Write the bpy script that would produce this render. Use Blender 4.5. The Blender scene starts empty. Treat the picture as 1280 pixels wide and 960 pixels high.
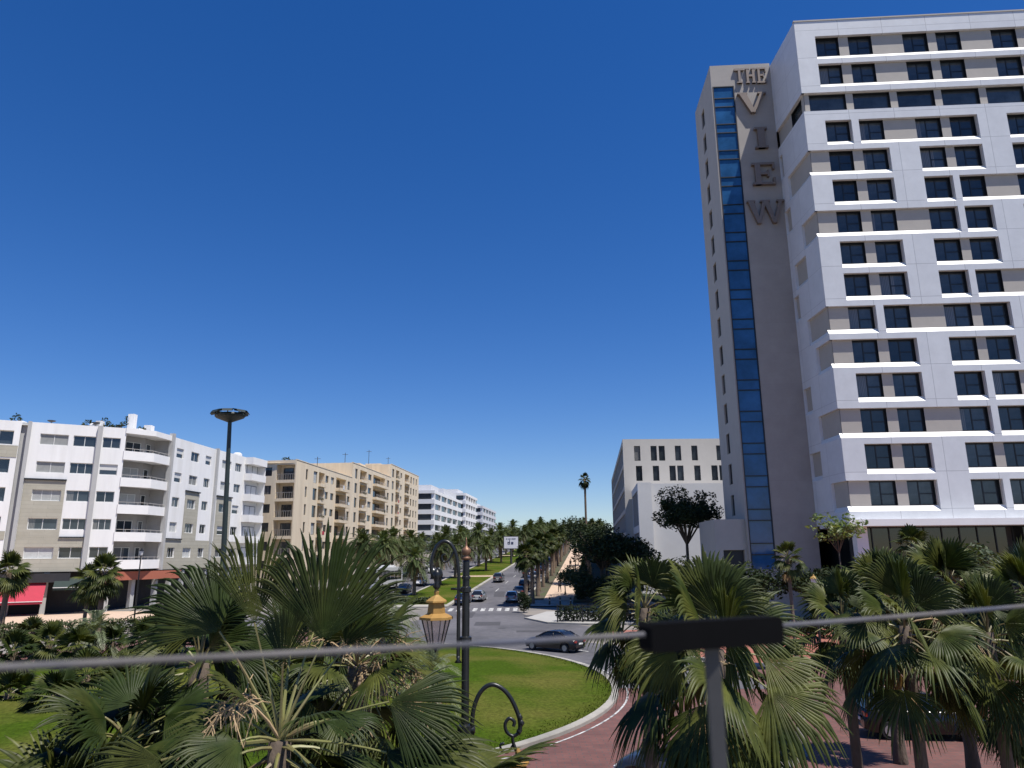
import bpy, math, random
import numpy as np
from mathutils import Vector, Matrix
R = math.radians; PI = math.pi
SC = bpy.context.scene; COL = SC.collection
rnd = random.Random(7)

# ------------------------------------------------------------------ helpers
class MB:
    """collects shapes that become ONE mesh object"""
    def __init__(s): s.v = []; s.f = []
    def add(s, vs, fs):
        o = len(s.v); s.v.extend([tuple(map(float, p)) for p in vs])
        s.f.extend([tuple(int(i) + o for i in f) for f in fs]); return s
    def quad(s, a, b, c, d): return s.add([a, b, c, d], [(0, 1, 2, 3)])
    def box(s, x0, x1, y0, y1, z0, z1):
        return s.add([(x0,y0,z0),(x1,y0,z0),(x1,y1,z0),(x0,y1,z0),(x0,y0,z1),(x1,y0,z1),(x1,y1,z1),(x0,y1,z1)],
              [(0,3,2,1),(4,5,6,7),(0,1,5,4),(1,2,6,5),(2,3,7,6),(3,0,4,7)])
    def obox(s, o, ax, a0, a1, n0, n1, z0, z1):
        """box along axis ax (2d unit), outward = ax x z ; n positive = outward"""
        nx, ny = ax[1], -ax[0]
        P = lambda a, n, z: (o[0]+ax[0]*a+nx*n, o[1]+ax[1]*a+ny*n, z)
        return s.add([P(a0,n1,z0),P(a1,n1,z0),P(a1,n0,z0),P(a0,n0,z0),P(a0,n1,z1),P(a1,n1,z1),P(a1,n0,z1),P(a0,n0,z1)],
              [(0,3,2,1),(4,5,6,7),(0,1,5,4),(1,2,6,5),(2,3,7,6),(3,0,4,7)])
    def tube(s, pts, rad, n=8, cap=True):
        pts = [Vector(p) for p in pts]; m = len(pts)
        rad = rad if hasattr(rad, '__len__') else [rad]*m
        vs = []; prev = None
        for i, p in enumerate(pts):
            t = (pts[min(i+1, m-1)] - pts[max(i-1, 0)]).normalized()
            if prev is None:
                up = Vector((0,0,1)) if abs(t.z) < .9 else Vector((1,0,0))
                u = t.cross(up).normalized()
            else:
                u = (prev - t*prev.dot(t)).normalized()
            prev = u; w = t.cross(u)
            for k in range(n):
                a = 2*PI*k/n
                vs.append(p + (u*math.cos(a) + w*math.sin(a))*rad[i])
        fs = []
        for i in range(m-1):
            for k in range(n):
                a = i*n+k; b = i*n+(k+1) % n
                fs.append((a, b, b+n, a+n))
        if cap:
            fs.append(tuple(range(n-1, -1, -1))); fs.append(tuple(range((m-1)*n, m*n)))
        return s.add(vs, fs)
    def lathe(s, prof, n=16, c=(0,0), sq=0):
        """prof = [(r,z)...] ; sq: angular offset"""
        vs = []; fs = []
        for r, z in prof:
            for k in range(n):
                a = 2*PI*k/n + sq
                vs.append((c[0]+r*math.cos(a), c[1]+r*math.sin(a), z))
        for i in range(len(prof)-1):
            for k in range(n):
                a = i*n+k; b = i*n+(k+1) % n
                fs.append((a, b, b+n, a+n))
        fs.append(tuple(range(n-1, -1, -1))); fs.append(tuple(range((len(prof)-1)*n, len(prof)*n)))
        return s.add(vs, fs)
    def prism(s, poly, o, ax, ay, dp):
        """poly in (ax, ay) plane at o extruded along vector dp"""
        o = Vector(o); ax = Vector(ax); ay = Vector(ay); dp = Vector(dp); n = len(poly)
        a = [o + ax*p[0] + ay*p[1] for p in poly]; b = [p + dp for p in a]
        fs = [tuple(range(n)), tuple(range(2*n-1, n-1, -1))]
        for i in range(n): fs.append((i, i+n, (i+1) % n + n, (i+1) % n))
        return s.add(a + b, fs)
    def mesh(s, name, m, smooth=False):
        me = bpy.data.meshes.new(name)
        me.from_pydata(s.v, [], s.f); 
        if m is not None: me.materials.append(m)
        if smooth: me.polygons.foreach_set('use_smooth', [True]*len(me.polygons))
        me.update(); return me
    def build(s, name, m, parent=None, smooth=False, loc=None, rotz=0):
        return link(name, s.mesh(name, m, smooth), parent, loc, rotz)

def link(name, me, parent=None, loc=None, rotz=0):
    o = bpy.data.objects.new(name, me); COL.objects.link(o)
    if loc is not None: o.location = loc
    if rotz: o.rotation_euler = (0, 0, rotz)
    if parent is not None: o.parent = parent
    return o

def npmesh(name, verts, quads, m, smooth=False):
    me = bpy.data.meshes.new(name)
    verts = np.asarray(verts, np.float32).reshape(-1, 3); quads = np.asarray(quads, np.int32).reshape(-1, 4)
    me.vertices.add(len(verts)); me.vertices.foreach_set('co', verts.ravel())
    me.loops.add(quads.size); me.loops.foreach_set('vertex_index', quads.ravel())
    me.polygons.add(len(quads)); me.polygons.foreach_set('loop_start', np.arange(0, quads.size, 4, dtype=np.int32))
    me.polygons.foreach_set('loop_total', np.full(len(quads), 4, np.int32))
    if smooth: me.polygons.foreach_set('use_smooth', np.ones(len(quads), bool))
    me.materials.append(m); me.update(calc_edges=True); return me

def tag(o, label=None, cat=None, group=None, kind=None):
    if label: o['label'] = label
    if cat: o['category'] = cat
    if group: o['group'] = group
    if kind: o['kind'] = kind
    return o
def thing(name, label, cat, loc=(0,0,0), rotz=0, group=None):
    o = bpy.data.objects.new(name, None); COL.objects.link(o)
    o.empty_display_size = .3
    o.location = loc; o.rotation_euler = (0, 0, rotz)
    return tag(o, label, cat, group)
KIDS = {}
def kids(o): return [c for c in COL.objects if c.parent == o]
def dup(root, loc, rotz, label, group=None, scale=None):
    r = root.copy(); COL.objects.link(r); r.location = loc; r.rotation_euler = (0, 0, rotz)
    if scale: r.scale = scale
    r['label'] = label
    if group: r['group'] = group
    for ch in kids(root):
        c = ch.copy(); COL.objects.link(c); c.parent = r
        for g in kids(ch):
            d = g.copy(); COL.objects.link(d); d.parent = c
    return r

# camera model, used to lay the place out in metres
F_, TH, PH, HC = 900., R(13.35), R(.43), 6.
def at(px, py, Y):
    xi = (px-640)/F_; yi = (480-py)/F_
    x = xi*math.cos(PH)+yi*math.sin(PH); y = -xi*math.sin(PH)+yi*math.cos(PH)
    f = math.cos(TH)-y*math.sin(TH); u = math.sin(TH)+y*math.cos(TH)
    return Vector((x/f*Y, Y, HC+u/f*Y))
CREST = 430.
def hz(y):
    if y <= 83: return 0.
    return .05*(min(y, CREST)-83) - .004*max(0, y-CREST)
def on(px, Y, py=700):
    p = at(px, py, Y); p.z = hz(Y); return p

# ------------------------------------------------------------------ materials
def mat(name, col, rough=.75, var=.12, scale=3., bump=0., metal=0., spec=.5, bscale=None, stretch=None, col2=None, c2=(.45,.6), s2=.6, transl=0., rnd_obj=0.):
    m = bpy.data.materials.new(name); m.use_nodes = True; nt = m.node_tree; N = nt.nodes; L = nt.links
    b = N['Principled BSDF']; b.inputs['Roughness'].default_value = rough; b.inputs['Metallic'].default_value = metal
    b.inputs['Specular IOR Level'].default_value = spec
    tc = N.new('ShaderNodeTexCoord'); src = tc.outputs['Object']
    if stretch:
        mp = N.new('ShaderNodeMapping'); mp.inputs['Scale'].default_value = stretch; L.new(src, mp.inputs[0]); src = mp.outputs[0]
    no = N.new('ShaderNodeTexNoise'); no.inputs['Scale'].default_value = scale; no.inputs['Detail'].default_value = 6; no.inputs['Roughness'].default_value = .65
    L.new(src, no.inputs['Vector'])
    mr = N.new('ShaderNodeMapRange'); mr.inputs[1].default_value = .25; mr.inputs[2].default_value = .75
    mr.inputs[3].default_value = 1-var; mr.inputs[4].default_value = 1+var
    L.new(no.outputs['Fac'], mr.inputs[0])
    base = None
    if col2:
        n2 = N.new('ShaderNodeTexNoise'); n2.inputs['Scale'].default_value = s2; n2.inputs['Detail'].default_value = 5; L.new(src, n2.inputs['Vector'])
        m2 = N.new('ShaderNodeMapRange'); m2.inputs[1].default_value = c2[0]; m2.inputs[2].default_value = c2[1]; L.new(n2.outputs['Fac'], m2.inputs[0])
        mx = N.new('ShaderNodeMix'); mx.data_type = 'RGBA'; L.new(m2.outputs[0], mx.inputs[0])
        mx.inputs[6].default_value = (*col, 1); mx.inputs[7].default_value = (*col2, 1); base = mx.outputs[2]
    sc = N.new('ShaderNodeVectorMath'); sc.operation = 'SCALE'
    if base is not None: L.new(base, sc.inputs[0])
    else: sc.inputs[0].default_value = col
    L.new(mr.outputs[0], sc.inputs['Scale']); out = sc.outputs[0]
    if rnd_obj:
        oi = N.new('ShaderNodeObjectInfo'); r2 = N.new('ShaderNodeMapRange'); r2.inputs[3].default_value = 1-rnd_obj; r2.inputs[4].default_value = 1+rnd_obj
        L.new(oi.outputs['Random'], r2.inputs[0]); s3 = N.new('ShaderNodeVectorMath'); s3.operation = 'SCALE'
        L.new(out, s3.inputs[0]); L.new(r2.outputs[0], s3.inputs['Scale']); out = s3.outputs[0]
    L.new(out, b.inputs['Base Color'])
    if bump:
        bn = N.new('ShaderNodeBump'); bn.inputs['Strength'].default_value = bump; bn.inputs['Distance'].default_value = .05
        if bscale:
            n3 = N.new('ShaderNodeTexNoise'); n3.inputs['Scale'].default_value = bscale; n3.inputs['Detail'].default_value = 4; L.new(src, n3.inputs['Vector'])
            L.new(n3.outputs['Fac'], bn.inputs['Height'])
        else: L.new(no.outputs['Fac'], bn.inputs['Height'])
        L.new(bn.outputs[0], b.inputs['Normal'])
    if transl:
        tr = N.new('ShaderNodeBsdfTranslucent'); mxs = N.new('ShaderNodeMixShader'); mxs.inputs[0].default_value = transl
        s4 = N.new('ShaderNodeVectorMath'); s4.operation = 'MULTIPLY'; s4.inputs[1].default_value = (1.5, 1.5, .6)
        L.new(out, s4.inputs[0]); L.new(s4.outputs[0], tr.inputs['Color'])
        L.new(b.outputs[0], mxs.inputs[1]); L.new(tr.outputs[0], mxs.inputs[2]); L.new(mxs.outputs[0], N['Material Output'].inputs['Surface'])
    return m

def brickmat(name, c1, c2, mortar, w, h, ms=.01, plane='xy', rough=.8, offset=.5, var=.12, bump=.2, rough_var=None):
    m = bpy.data.materials.new(name); m.use_nodes = True; nt = m.node_tree; N = nt.nodes; L = nt.links
    b = N['Principled BSDF']; b.inputs['Roughness'].default_value = rough
    tc = N.new('ShaderNodeTexCoord'); sx = N.new('ShaderNodeSeparateXYZ'); L.new(tc.outputs['Object'], sx.inputs[0])
    cb = N.new('ShaderNodeCombineXYZ'); L.new(sx.outputs['XYZ'.index(plane[0].upper())], cb.inputs[0]); L.new(sx.outputs['XYZ'.index(plane[1].upper())], cb.inputs[1])
    br = N.new('ShaderNodeTexBrick'); br.inputs['Scale'].default_value = 1; br.inputs['Brick Width'].default_value = w; br.inputs['Row Height'].default_value = h
    br.inputs['Mortar Size'].default_value = ms; br.offset = offset; br.inputs['Mortar Smooth'].default_value = .1
    br.inputs['Color1'].default_value = (*c1, 1); br.inputs['Color2'].default_value = (*c2, 1); br.inputs['Mortar'].default_value = (*mortar, 1)
    L.new(cb.outputs[0], br.inputs['Vector'])
    no = N.new('ShaderNodeTexNoise'); no.inputs['Scale'].default_value = .7; no.inputs['Detail'].default_value = 8; no.inputs['Roughness'].default_value = .7; L.new(tc.outputs['Object'], no.inputs['Vector'])
    mr = N.new('ShaderNodeMapRange'); mr.inputs[1].default_value = .25; mr.inputs[2].default_value = .75; mr.inputs[3].default_value = 1-var; mr.inputs[4].default_value = 1+var; L.new(no.outputs['Fac'], mr.inputs[0])
    sc = N.new('ShaderNodeVectorMath'); sc.operation = 'SCALE'; L.new(br.outputs['Color'], sc.inputs[0]); L.new(mr.outputs[0], sc.inputs['Scale'])
    L.new(sc.outputs[0], b.inputs['Base Color'])
    if bump:
        bn = N.new('ShaderNodeBump'); bn.invert = True; bn.inputs['Strength'].default_value = bump; bn.inputs['Distance'].default_value = .02
        L.new(br.outputs['Fac'], bn.inputs['Height']); L.new(bn.outputs[0], b.inputs['Normal'])
    return m

def glassmat(name, col, rough=.06, var=.5, spec=.8, scale=.35, curtain=True):
    m = mat(name, col, rough, var, scale, spec=spec, rnd_obj=.55)
    if not curtain: return m
    nt = m.node_tree; N = nt.nodes; L = nt.links; b = N['Principled BSDF']
    src = b.inputs['Base Color'].links[0].from_socket; tc = N.new('ShaderNodeTexCoord'); sp = N.new('ShaderNodeSeparateXYZ'); L.new(tc.outputs['Object'], sp.inputs[0])
    oi = N.new('ShaderNodeObjectInfo'); a = N.new('ShaderNodeMath'); a.operation = 'MULTIPLY_ADD'; a.inputs[1].default_value = 4.2; a.inputs[2].default_value = -2.7; L.new(oi.outputs['Random'], a.inputs[0])
    wv = N.new('ShaderNodeTexWave'); wv.inputs['Scale'].default_value = 2.2; wv.inputs['Distortion'].default_value = 2.; L.new(tc.outputs['Object'], wv.inputs[0])
    lt = N.new('ShaderNodeMath'); lt.operation = 'LESS_THAN'; L.new(sp.outputs[0], lt.inputs[0]); L.new(a.outputs[0], lt.inputs[1])
    cu = N.new('ShaderNodeMix'); cu.data_type = 'RGBA'; L.new(wv.outputs['Fac'], cu.inputs[0]); cu.inputs[6].default_value = (.10,.105,.11,1); cu.inputs[7].default_value = (.19,.19,.185,1)
    mx = N.new('ShaderNodeMix'); mx.data_type = 'RGBA'; L.new(lt.outputs[0], mx.inputs[0]); L.new(src, mx.inputs[6]); L.new(cu.outputs[2], mx.inputs[7]); L.new(mx.outputs[2], b.inputs['Base Color']); return m

M = {}
M['ground'] = mat('ground_paving', (.23,.205,.18), .9, .15, .6, col2=(.16,.15,.135), s2=.15)
M['asphalt'] = mat('asphalt', (.118,.113,.12), .85, .3, 1.6, bump=.15, bscale=40, col2=(.075,.073,.078), s2=.12, c2=(.4,.65))
M['patch'] = mat('asphalt_patch', (.06,.058,.062), .9, .25, 3.)
M['brickroad'] = brickmat('red_brick_paving', (.155,.062,.05), (.12,.05,.042), (.09,.06,.053), .42, .2, .018, var=.3)
M['redband'] = mat('red_paving', (.30,.11,.075), .85, .18, 2.5)
M['walk'] = mat('walkway_paving', (.52,.385,.28), .9, .1, 1.5)
M['kerb'] = mat('kerb_concrete', (.34,.32,.28), .9, .2, 1.2, col2=(.25,.24,.21), s2=.5)
M['paint'] = mat('road_paint', (.46,.46,.44), .8, .45, 5., col2=(.2,.2,.2), s2=3., c2=(.5,.6))
M['lawn'] = mat('lawn_grass', (.044,.076,.006), 1., .55, 7., bump=.8, bscale=25, spec=.04, col2=(.10,.10,.022), s2=.22, c2=(.4,.68))
M['soil'] = mat('planting_soil', (.075,.06,.04), .95, .3, 2., col2=(.06,.075,.025), s2=.8)
M['white'] = mat('white_render', (.80,.795,.78), .85, .07, 1.1, stretch=(1,1,.12), col2=(.70,.69,.66), s2=.5, c2=(.5,.75))
M['whitebal'] = mat('white_balcony', (.8,.79,.77), .8, .05, .8)
M['clad'] = brickmat('beige_cladding', (.42,.40,.33), (.38,.36,.29), (.30,.28,.23), 4., .42, .012, 'xz', offset=.3)
M['greyrib'] = mat('grey_render', (.42,.42,.41), .8, .08, 1.)
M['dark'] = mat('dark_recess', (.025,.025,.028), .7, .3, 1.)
M['alu'] = mat('white_aluminium', (.62,.62,.6), .45, .05, 3.)
M['darkframe'] = mat('dark_frame', (.014,.016,.02), .45, .1, 3.)
M['glass'] = glassmat('window_glass', (.035,.045,.055))
M['glassblue'] = glassmat('blue_window_glass', (.05,.062,.072), .07, .7, .6)
M['curtain'] = mat('window_shutter', (.36,.37,.36), .6, .15, 2., rnd_obj=.45)
M['beige'] = mat('beige_render', (.72,.61,.45), .85, .12, 1.2, stretch=(1,1,.12), col2=(.62,.51,.37), s2=.45, c2=(.45,.75))
M['beiged'] = mat('beige_recess', (.40,.31,.21), .85, .1, .6)
M['rail'] = mat('balcony_rail', (.45,.42,.38), .6, .1, 3.)
M['panel'] = brickmat('white_metal_panel', (.66,.675,.69), (.62,.635,.655), (.42,.43,.45), 4.3, 3.2, .028, 'xz', .45, 0., .09, .1)
M['panelside'] = brickmat('white_side_panel', (.70,.71,.73), (.68,.69,.71), (.5,.5,.52), 3.1, 3.2, .02, 'yz', .45, 0., .08, .1)
M['sill'] = mat('sill_metal', (.80,.79,.76), .4, .05, 1.)
M['taupe'] = mat('taupe_panel', (.43,.395,.35), .7, .06, .8)
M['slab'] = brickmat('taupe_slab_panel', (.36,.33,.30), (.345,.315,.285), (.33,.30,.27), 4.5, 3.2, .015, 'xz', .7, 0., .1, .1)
M['letter'] = mat('bronze_letter', (.215,.17,.14), .5, .1, 3., metal=.2)
M['grey'] = mat('grey_building', (.46,.44,.41), .8, .06, .5)
M['greyw'] = mat('pale_grey_panel', (.62,.62,.63), .7, .05, .5)
M['louvre'] = mat('louvre_screen', (.33,.32,.32), .6, .1, 2.)
M['concrete'] = mat('concrete', (.36,.35,.33), .85, .12, 1.2)
M['trunk'] = mat('palm_bark', (.17,.125,.09), .95, .35, 6., bump=1., bscale=9, stretch=(1,1,3))
M['trunkd'] = mat('dark_bark', (.10,.075,.055), .95, .35, 6., bump=1., bscale=12, stretch=(1,1,.4))
M['skirt'] = mat('dead_fronds', (.30,.20,.10), .9, .35, 9., transl=.15)
M['fan'] = mat('fan_leaf', (.032,.046,.010), .45, .5, 5., col2=(.082,.09,.02), s2=1.3, transl=.15, spec=.2)
M['fand'] = mat('dark_fan_leaf', (.022,.035,.008), .42, .45, 5., col2=(.055,.062,.015), s2=1., transl=.1, spec=.16)  # leaf colour lowered so the backlit foreground crown looks shaded
M['feather'] = mat('feather_leaf', (.055,.078,.026), .55, .4, 3., spec=.2, col2=(.085,.10,.036), s2=.8, transl=.18, rnd_obj=.25)
M['grayleaf'] = mat('grey_green_leaf', (.105,.13,.065), .5, .35, 4., col2=(.15,.16,.09), s2=1., transl=.2, rnd_obj=.2)
M['leafdark'] = mat('dark_tree_leaf', (.020,.031,.013), .65, .4, 2., spec=.15, col2=(.035,.05,.02), s2=.6, transl=.12)
M['leafmid'] = mat('tree_leaf', (.04,.062,.02), .6, .4, 2., col2=(.06,.08,.028), s2=.6, transl=.18)
M['leafyoung'] = mat('young_leaf', (.12,.17,.055), .55, .3, 3., col2=(.17,.2,.08), s2=.9, transl=.3)
M['petiole'] = mat('palm_petiole', (.19,.19,.06), .5, .3, 3., col2=(.13,.09,.045), s2=1.)
M['flower'] = mat('dry_flower_stalk', (.42,.30,.17), .9, .25, 6., transl=.15)
M['iron'] = mat('black_iron', (.012,.013,.014), .35, .2, 6., spec=.5)
M['gold'] = mat('gold_paint', (.36,.22,.065), .6, .25, 5., spec=.3, col2=(.34,.19,.05), s2=1.5)
M['copper'] = mat('copper_finial', (.20,.105,.06), .5, .2, 6., metal=.4)
M['mast'] = mat('dark_green_mast', (.02,.032,.03), .5, .2, 3.)
M['steel'] = mat('grey_steel', (.04,.04,.042), .7, .2, 8.)
M['blackplastic'] = mat('black_plastic', (.003,.003,.0035), .95, .2, 20., spec=.08)
M['cable'] = mat('grey_cable', (.13,.12,.115), .6, .35, 6., spec=.2, col2=(.075,.08,.105), s2=3.5)
M['tyre'] = mat('tyre_rubber', (.015,.015,.016), .85, .1, 8.)
M['rim'] = mat('alloy_rim', (.4,.4,.41), .35, .1, 8., metal=.7)
M['carglass'] = mat('car_glass', (.012,.014,.016), .06, .1, 3., spec=.8)
M['redlight'] = mat('red_lamp', (.35,.02,.015), .25, .1, 8.)
M['whitelight'] = mat('clear_lamp', (.65,.66,.66), .15, .1, 8.)
M['plate'] = mat('number_plate', (.7,.7,.66), .5, .05, 8.)
M['awnred'] = mat('red_awning', (.40,.03,.055), .8, .08, 2.)
M['awngreen'] = mat('dark_green_awning', (.02,.035,.03), .8, .15, 2.)
M['terra'] = mat('terracotta_fascia', (.36,.115,.07), .85, .12, 1.)
M['billwhite'] = mat('billboard_face', (.78,.77,.82), .5, .03, 1.)
M['billink'] = mat('billboard_ink', (.04,.04,.09), .5, .1, 3.)
M['hedge'] = mat('hedge_leaf', (.035,.055,.018), .7, .4, 4., col2=(.06,.075,.025), s2=1.5, transl=.15)
M['tank'] = mat('white_tank', (.7,.7,.7), .5, .1, 2.)
M['globe'] = mat('lamp_globe', (.75,.74,.70), .25, .03, 3.)
def lampglass():
    m = bpy.data.materials.new('lantern_glass'); m.use_nodes = True; nt = m.node_tree; N = nt.nodes; L = nt.links
    b = N['Principled BSDF']; b.inputs['Base Color'].default_value = (.75,.6,.55,1); b.inputs['Roughness'].default_value = .15
    tr = N.new('ShaderNodeBsdfTransparent'); tr.inputs[0].default_value = (.93,.86,.83,1); mx = N.new('ShaderNodeMixShader')
    no = N.new('ShaderNodeTexNoise'); no.inputs['Scale'].default_value = 6; mr = N.new('ShaderNodeMapRange'); mr.inputs[3].default_value = .12; mr.inputs[4].default_value = .4
    L.new(no.outputs['Fac'], mr.inputs[0]); L.new(mr.outputs[0], mx.inputs[0])
    L.new(tr.outputs[0], mx.inputs[1]); L.new(b.outputs[0], mx.inputs[2]); L.new(mx.outputs[0], N['Material Output'].inputs['Surface']); return m
M['lampglass'] = lampglass()
def carpaint(name, col, metal=.3):
    m = mat(name, col, .3, .04, 1., metal=0. if max(col) < .05 else metal); b = m.node_tree.nodes['Principled BSDF']
    b.inputs['Coat Weight'].default_value = .3 if max(col) < .05 else .7; b.inputs['Coat Roughness'].default_value = .05; return m
PAINT = {k: carpaint('car_paint_'+k, c) for k, c in dict(black=(.006,.006,.008), dark=(.02,.022,.03), silver=(.32,.33,.34), white=(.7,.7,.7), blue=(.03,.045,.09), grey=(.12,.12,.13), red=(.3,.02,.02)).items()}
# ------------------------------------------------------------------ setting: ground, roads, lawns
KN = [-60., -30., 0, 20, 40, 60, 76, 83] + [90+10*i for i in range(34)] + [CREST, 480, 560, 700, 1000, 1500, 3200]
KN = sorted(set(KN))
def strip(name, m, xl, xr, y0, y1, dz, kind='structure', nx=1):
    """sheet between the curves xl(y), xr(y), following the hill"""
    ys = [y0] + [k for k in KN if y0 < k < y1] + [y1]; vs = []; fs = []
    for y in ys:
        for i in range(nx+1): vs.append((xl(y)+(xr(y)-xl(y))*i/nx, y, hz(y)+dz))
    for j in range(len(ys)-1):
        for i in range(nx):
            a = j*(nx+1)+i; fs.append((a, a+1, a+nx+2, a+nx+1))
    o = MB().add(vs, fs).build(name, m); tag(o, kind=kind); return o
def kerb(name, m, xl, xr, y0, y1, h):
    ys = [y0] + [k for k in KN if y0 < k < y1] + [y1]; vs = []; fs = []
    for y in ys:
        z = hz(y); vs += [(xl(y), y, z-.02), (xl(y), y, z+h), (xr(y), y, z+h), (xr(y), y, z-.02)]
    for j in range(len(ys)-1):
        for i in range(3):
            a = j*4+i; fs.append((a, a+1, a+5, a+4))
    fs += [(0,3,2,1), (len(vs)-4, len(vs)-3, len(vs)-2, len(vs)-1)]
    o = MB().add(vs, fs).build(name, m); tag(o, kind='structure'); return o
RX = lambda s: (lambda y: -7.9 + .105*(y-83) + s)       # road frame: offset s from the median kerb
strip('ground', M['ground'], lambda y: -2500, lambda y: 2500, -60., 3200., 0., nx=1)
# roundabout
CX, CY, RI, RO = -12.5, 36.6, 17.3, 24.2
def ring(name, m, r0, r1, a0, a1, z, n=96, kind='structure', top=None):
    vs = []; fs = []
    for i in range(n+1):
        a = R(a0 + (a1-a0)*i/n); c, s = math.cos(a), math.sin(a)
        vs += [(CX+r0*c, CY+r0*s, z), (CX+r1*c, CY+r1*s, z)]
        if i: k = 2*i; fs.append((k-2, k-1, k+1, k))
    o = MB().add(vs, fs).build(name, m); tag(o, kind=kind); return o
ring('brick_road', M['brickroad'], RI, RO, 78, 356, .008)
ring('asphalt_road', M['asphalt'], RI, RO, -4, 78, .012)
# lawn of the roundabout, slightly domed
vs = [(CX, CY, .75)]; fs = []; nr, na = 8, 96
for j in range(1, nr+1):
    r = (RI-.28)*j/nr
    for i in range(na):
        a = 2*PI*i/na; vs.append((CX+r*math.cos(a), CY+r*math.sin(a), .12+.63*(1-(j/nr)**2)))
for i in range(na): fs.append((0, 1+i, 1+(i+1) % na))
for j in range(nr-1):
    for i in range(na):
        a = 1+j*na+i; b = 1+j*na+(i+1) % na; fs.append((a, a+na, b+na, b))
tag(MB().add(vs, fs).build('roundabout_lawn', M['lawn'], smooth=True), kind='structure')
mb = MB(); prof = [(RI-.3, .0), (RI-.3, .15), (RI-.02, .15), (RI, .12), (RI, .0)]
n = 120; vs = []; fs = []
for i in range(n):
    a = 2*PI*i/n
    for r, z in prof: vs.append((CX+r*math.cos(a), CY+r*math.sin(a), z))
for i in range(n):
    for k in range(4):
        a = i*5+k; b = ((i+1) % n)*5+k; fs.append((a, a+1, b+1, b))
tag(mb.add(vs, fs).build('roundabout_kerb', M['kerb']), kind='structure')
# white edge line on the ring and guide dashes
ring('road_marking', M['paint'], RI+.35, RI+.43, -60, 120, .018)
for k in range(7): ring('road_marking', M['paint'], 20.7, 20.85, -62+k*16, -55+k*16, .018, 8)
# junction + carriageways
def flare(s0, x0, p=2.):
    def f(y):
        if y >= 84: return RX(s0)(y)
        t = (84-y)/24.; return RX(s0)(84) + (x0-RX(s0)(84))*t**p
    return f
def strip_f(name, m, xl, xr, y0, y1, dz, n=16):
    vs = []; fs = []
    for j in range(n+1):
        y = y0+(y1-y0)*j/n; vs += [(xl(y), y, hz(y)+dz), (xr(y), y, hz(y)+dz)]
        if j: k = 2*j; fs.append((k-2, k-1, k+1, k))
    o = MB().add(vs, fs).build(name, m); tag(o, kind='structure'); return o
strip_f('asphalt_road', M['asphalt'], flare(0, -13., 2.), flare(8.3, 9.5, 2.), 56., 84., .016, 20)
strip('asphalt_road', M['asphalt'], RX(0), RX(8.3), 84., CREST, .016)
strip('asphalt_road', M['asphalt'], RX(-17.8), RX(-7.9), 60., CREST, .016)
strip('brick_road', M['brickroad'], lambda y: -29., lambda y: -16., 55., 66., .014)
# crosswalk
for k in range(9):
    x0 = RX(.5+.9*k)(84); o = MB().quad((x0,82.6,.024),(x0+.48,82.6,.024),(x0+.55,85.4,.144+.004),(x0+.07,85.4,.144+.004)).build('crosswalk_stripe', M['paint']); tag(o, kind='structure')
for k in range(14):
    y = 92+12*k; strip('lane_marking', M['paint'], RX(3.1), RX(3.24), y, y+4, .03)
for x0, y0, x1, y1 in ((-3.5,66.,-1.2,69.5),(-5.2,74.,-4.1,81.),(.2,60.,2.6,61.6),(-2.6,97.,-1.2,104.),(-7.,58.5,-4.5,59.6),(1.0,75.,3.0,76.8)):
    strip('asphalt_patch', M['patch'], lambda y, a=x0: a, lambda y, a=x1: a, y0, y1, .021)
for x, y in ((-1.0,63.5),(-4.6,70.5),(1.8,92.),(-3.3,110.)):
    n_ = 20; tag(MB().add([(x+.36*math.cos(2*PI*k/n_), y+.36*math.sin(2*PI*k/n_), hz(y)+.026) for k in range(n_)], [tuple(range(n_))]).build('drain_cover', M['patch']), kind='structure')
# median
strip('median_lawn', M['lawn'], RX(-7.5), RX(-.45), 88., CREST, .14, nx=1)
kerb('median_kerb', M['kerb'], RX(-.5), RX(0), 86., CREST, .17)
kerb('median_kerb', M['kerb'], RX(-7.9), RX(-7.5), 86., CREST, .17)
kerb('median_kerb', M['kerb'], RX(-7.5), RX(-.5), 86., 88., .165)
for y in (128., 196.): strip('median_footpath', M['walk'], RX(-7.5), RX(-.45), y, y+2.2, .16)
# walkway and its tree strip on the right
kerb('sidewalk_kerb', M['kerb'], RX(8.3), RX(8.6), 86., CREST, .15)
strip('tree_strip', M['soil'], RX(8.6), RX(10.6), 92., CREST, .13)
strip('walkway', M['walk'], RX(10.6), RX(14.3), 92., CREST, .14)
strip('sidewalk', M['kerb'], RX(8.6), RX(14.3), 86., 92., .13)
strip('planting_bed', M['soil'], RX(14.3), RX(22), 90., CREST, .12)
# pavement corner (traffic island) before the walkway
def polysheet(name, m, pts, z0, z1, kind='structure'):
    mb = MB()
    n = len(pts); mb.add([(x, y, z1) for x, y in pts]+[(x, y, z0) for x, y in pts], [tuple(range(n))]+[(i+n, (i+1) % n+n, (i+1) % n, i) for i in range(n)])
    o = mb.build(name, m); tag(o, kind=kind); return o
polysheet('sidewalk', M['concrete'], [(1.2,72.5),(3.2,67.5),(6.5,66.),(40,66.),(40,80),(3.5,80)], 0, .13)
polysheet('sidewalk_kerb', M['kerb'], [(1.0,72.4),(3.0,67.2),(6.5,65.7),(40,65.7),(40,65.99),(6.55,65.99),(3.17,67.48),(1.2,72.48)], 0, .15)
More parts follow.
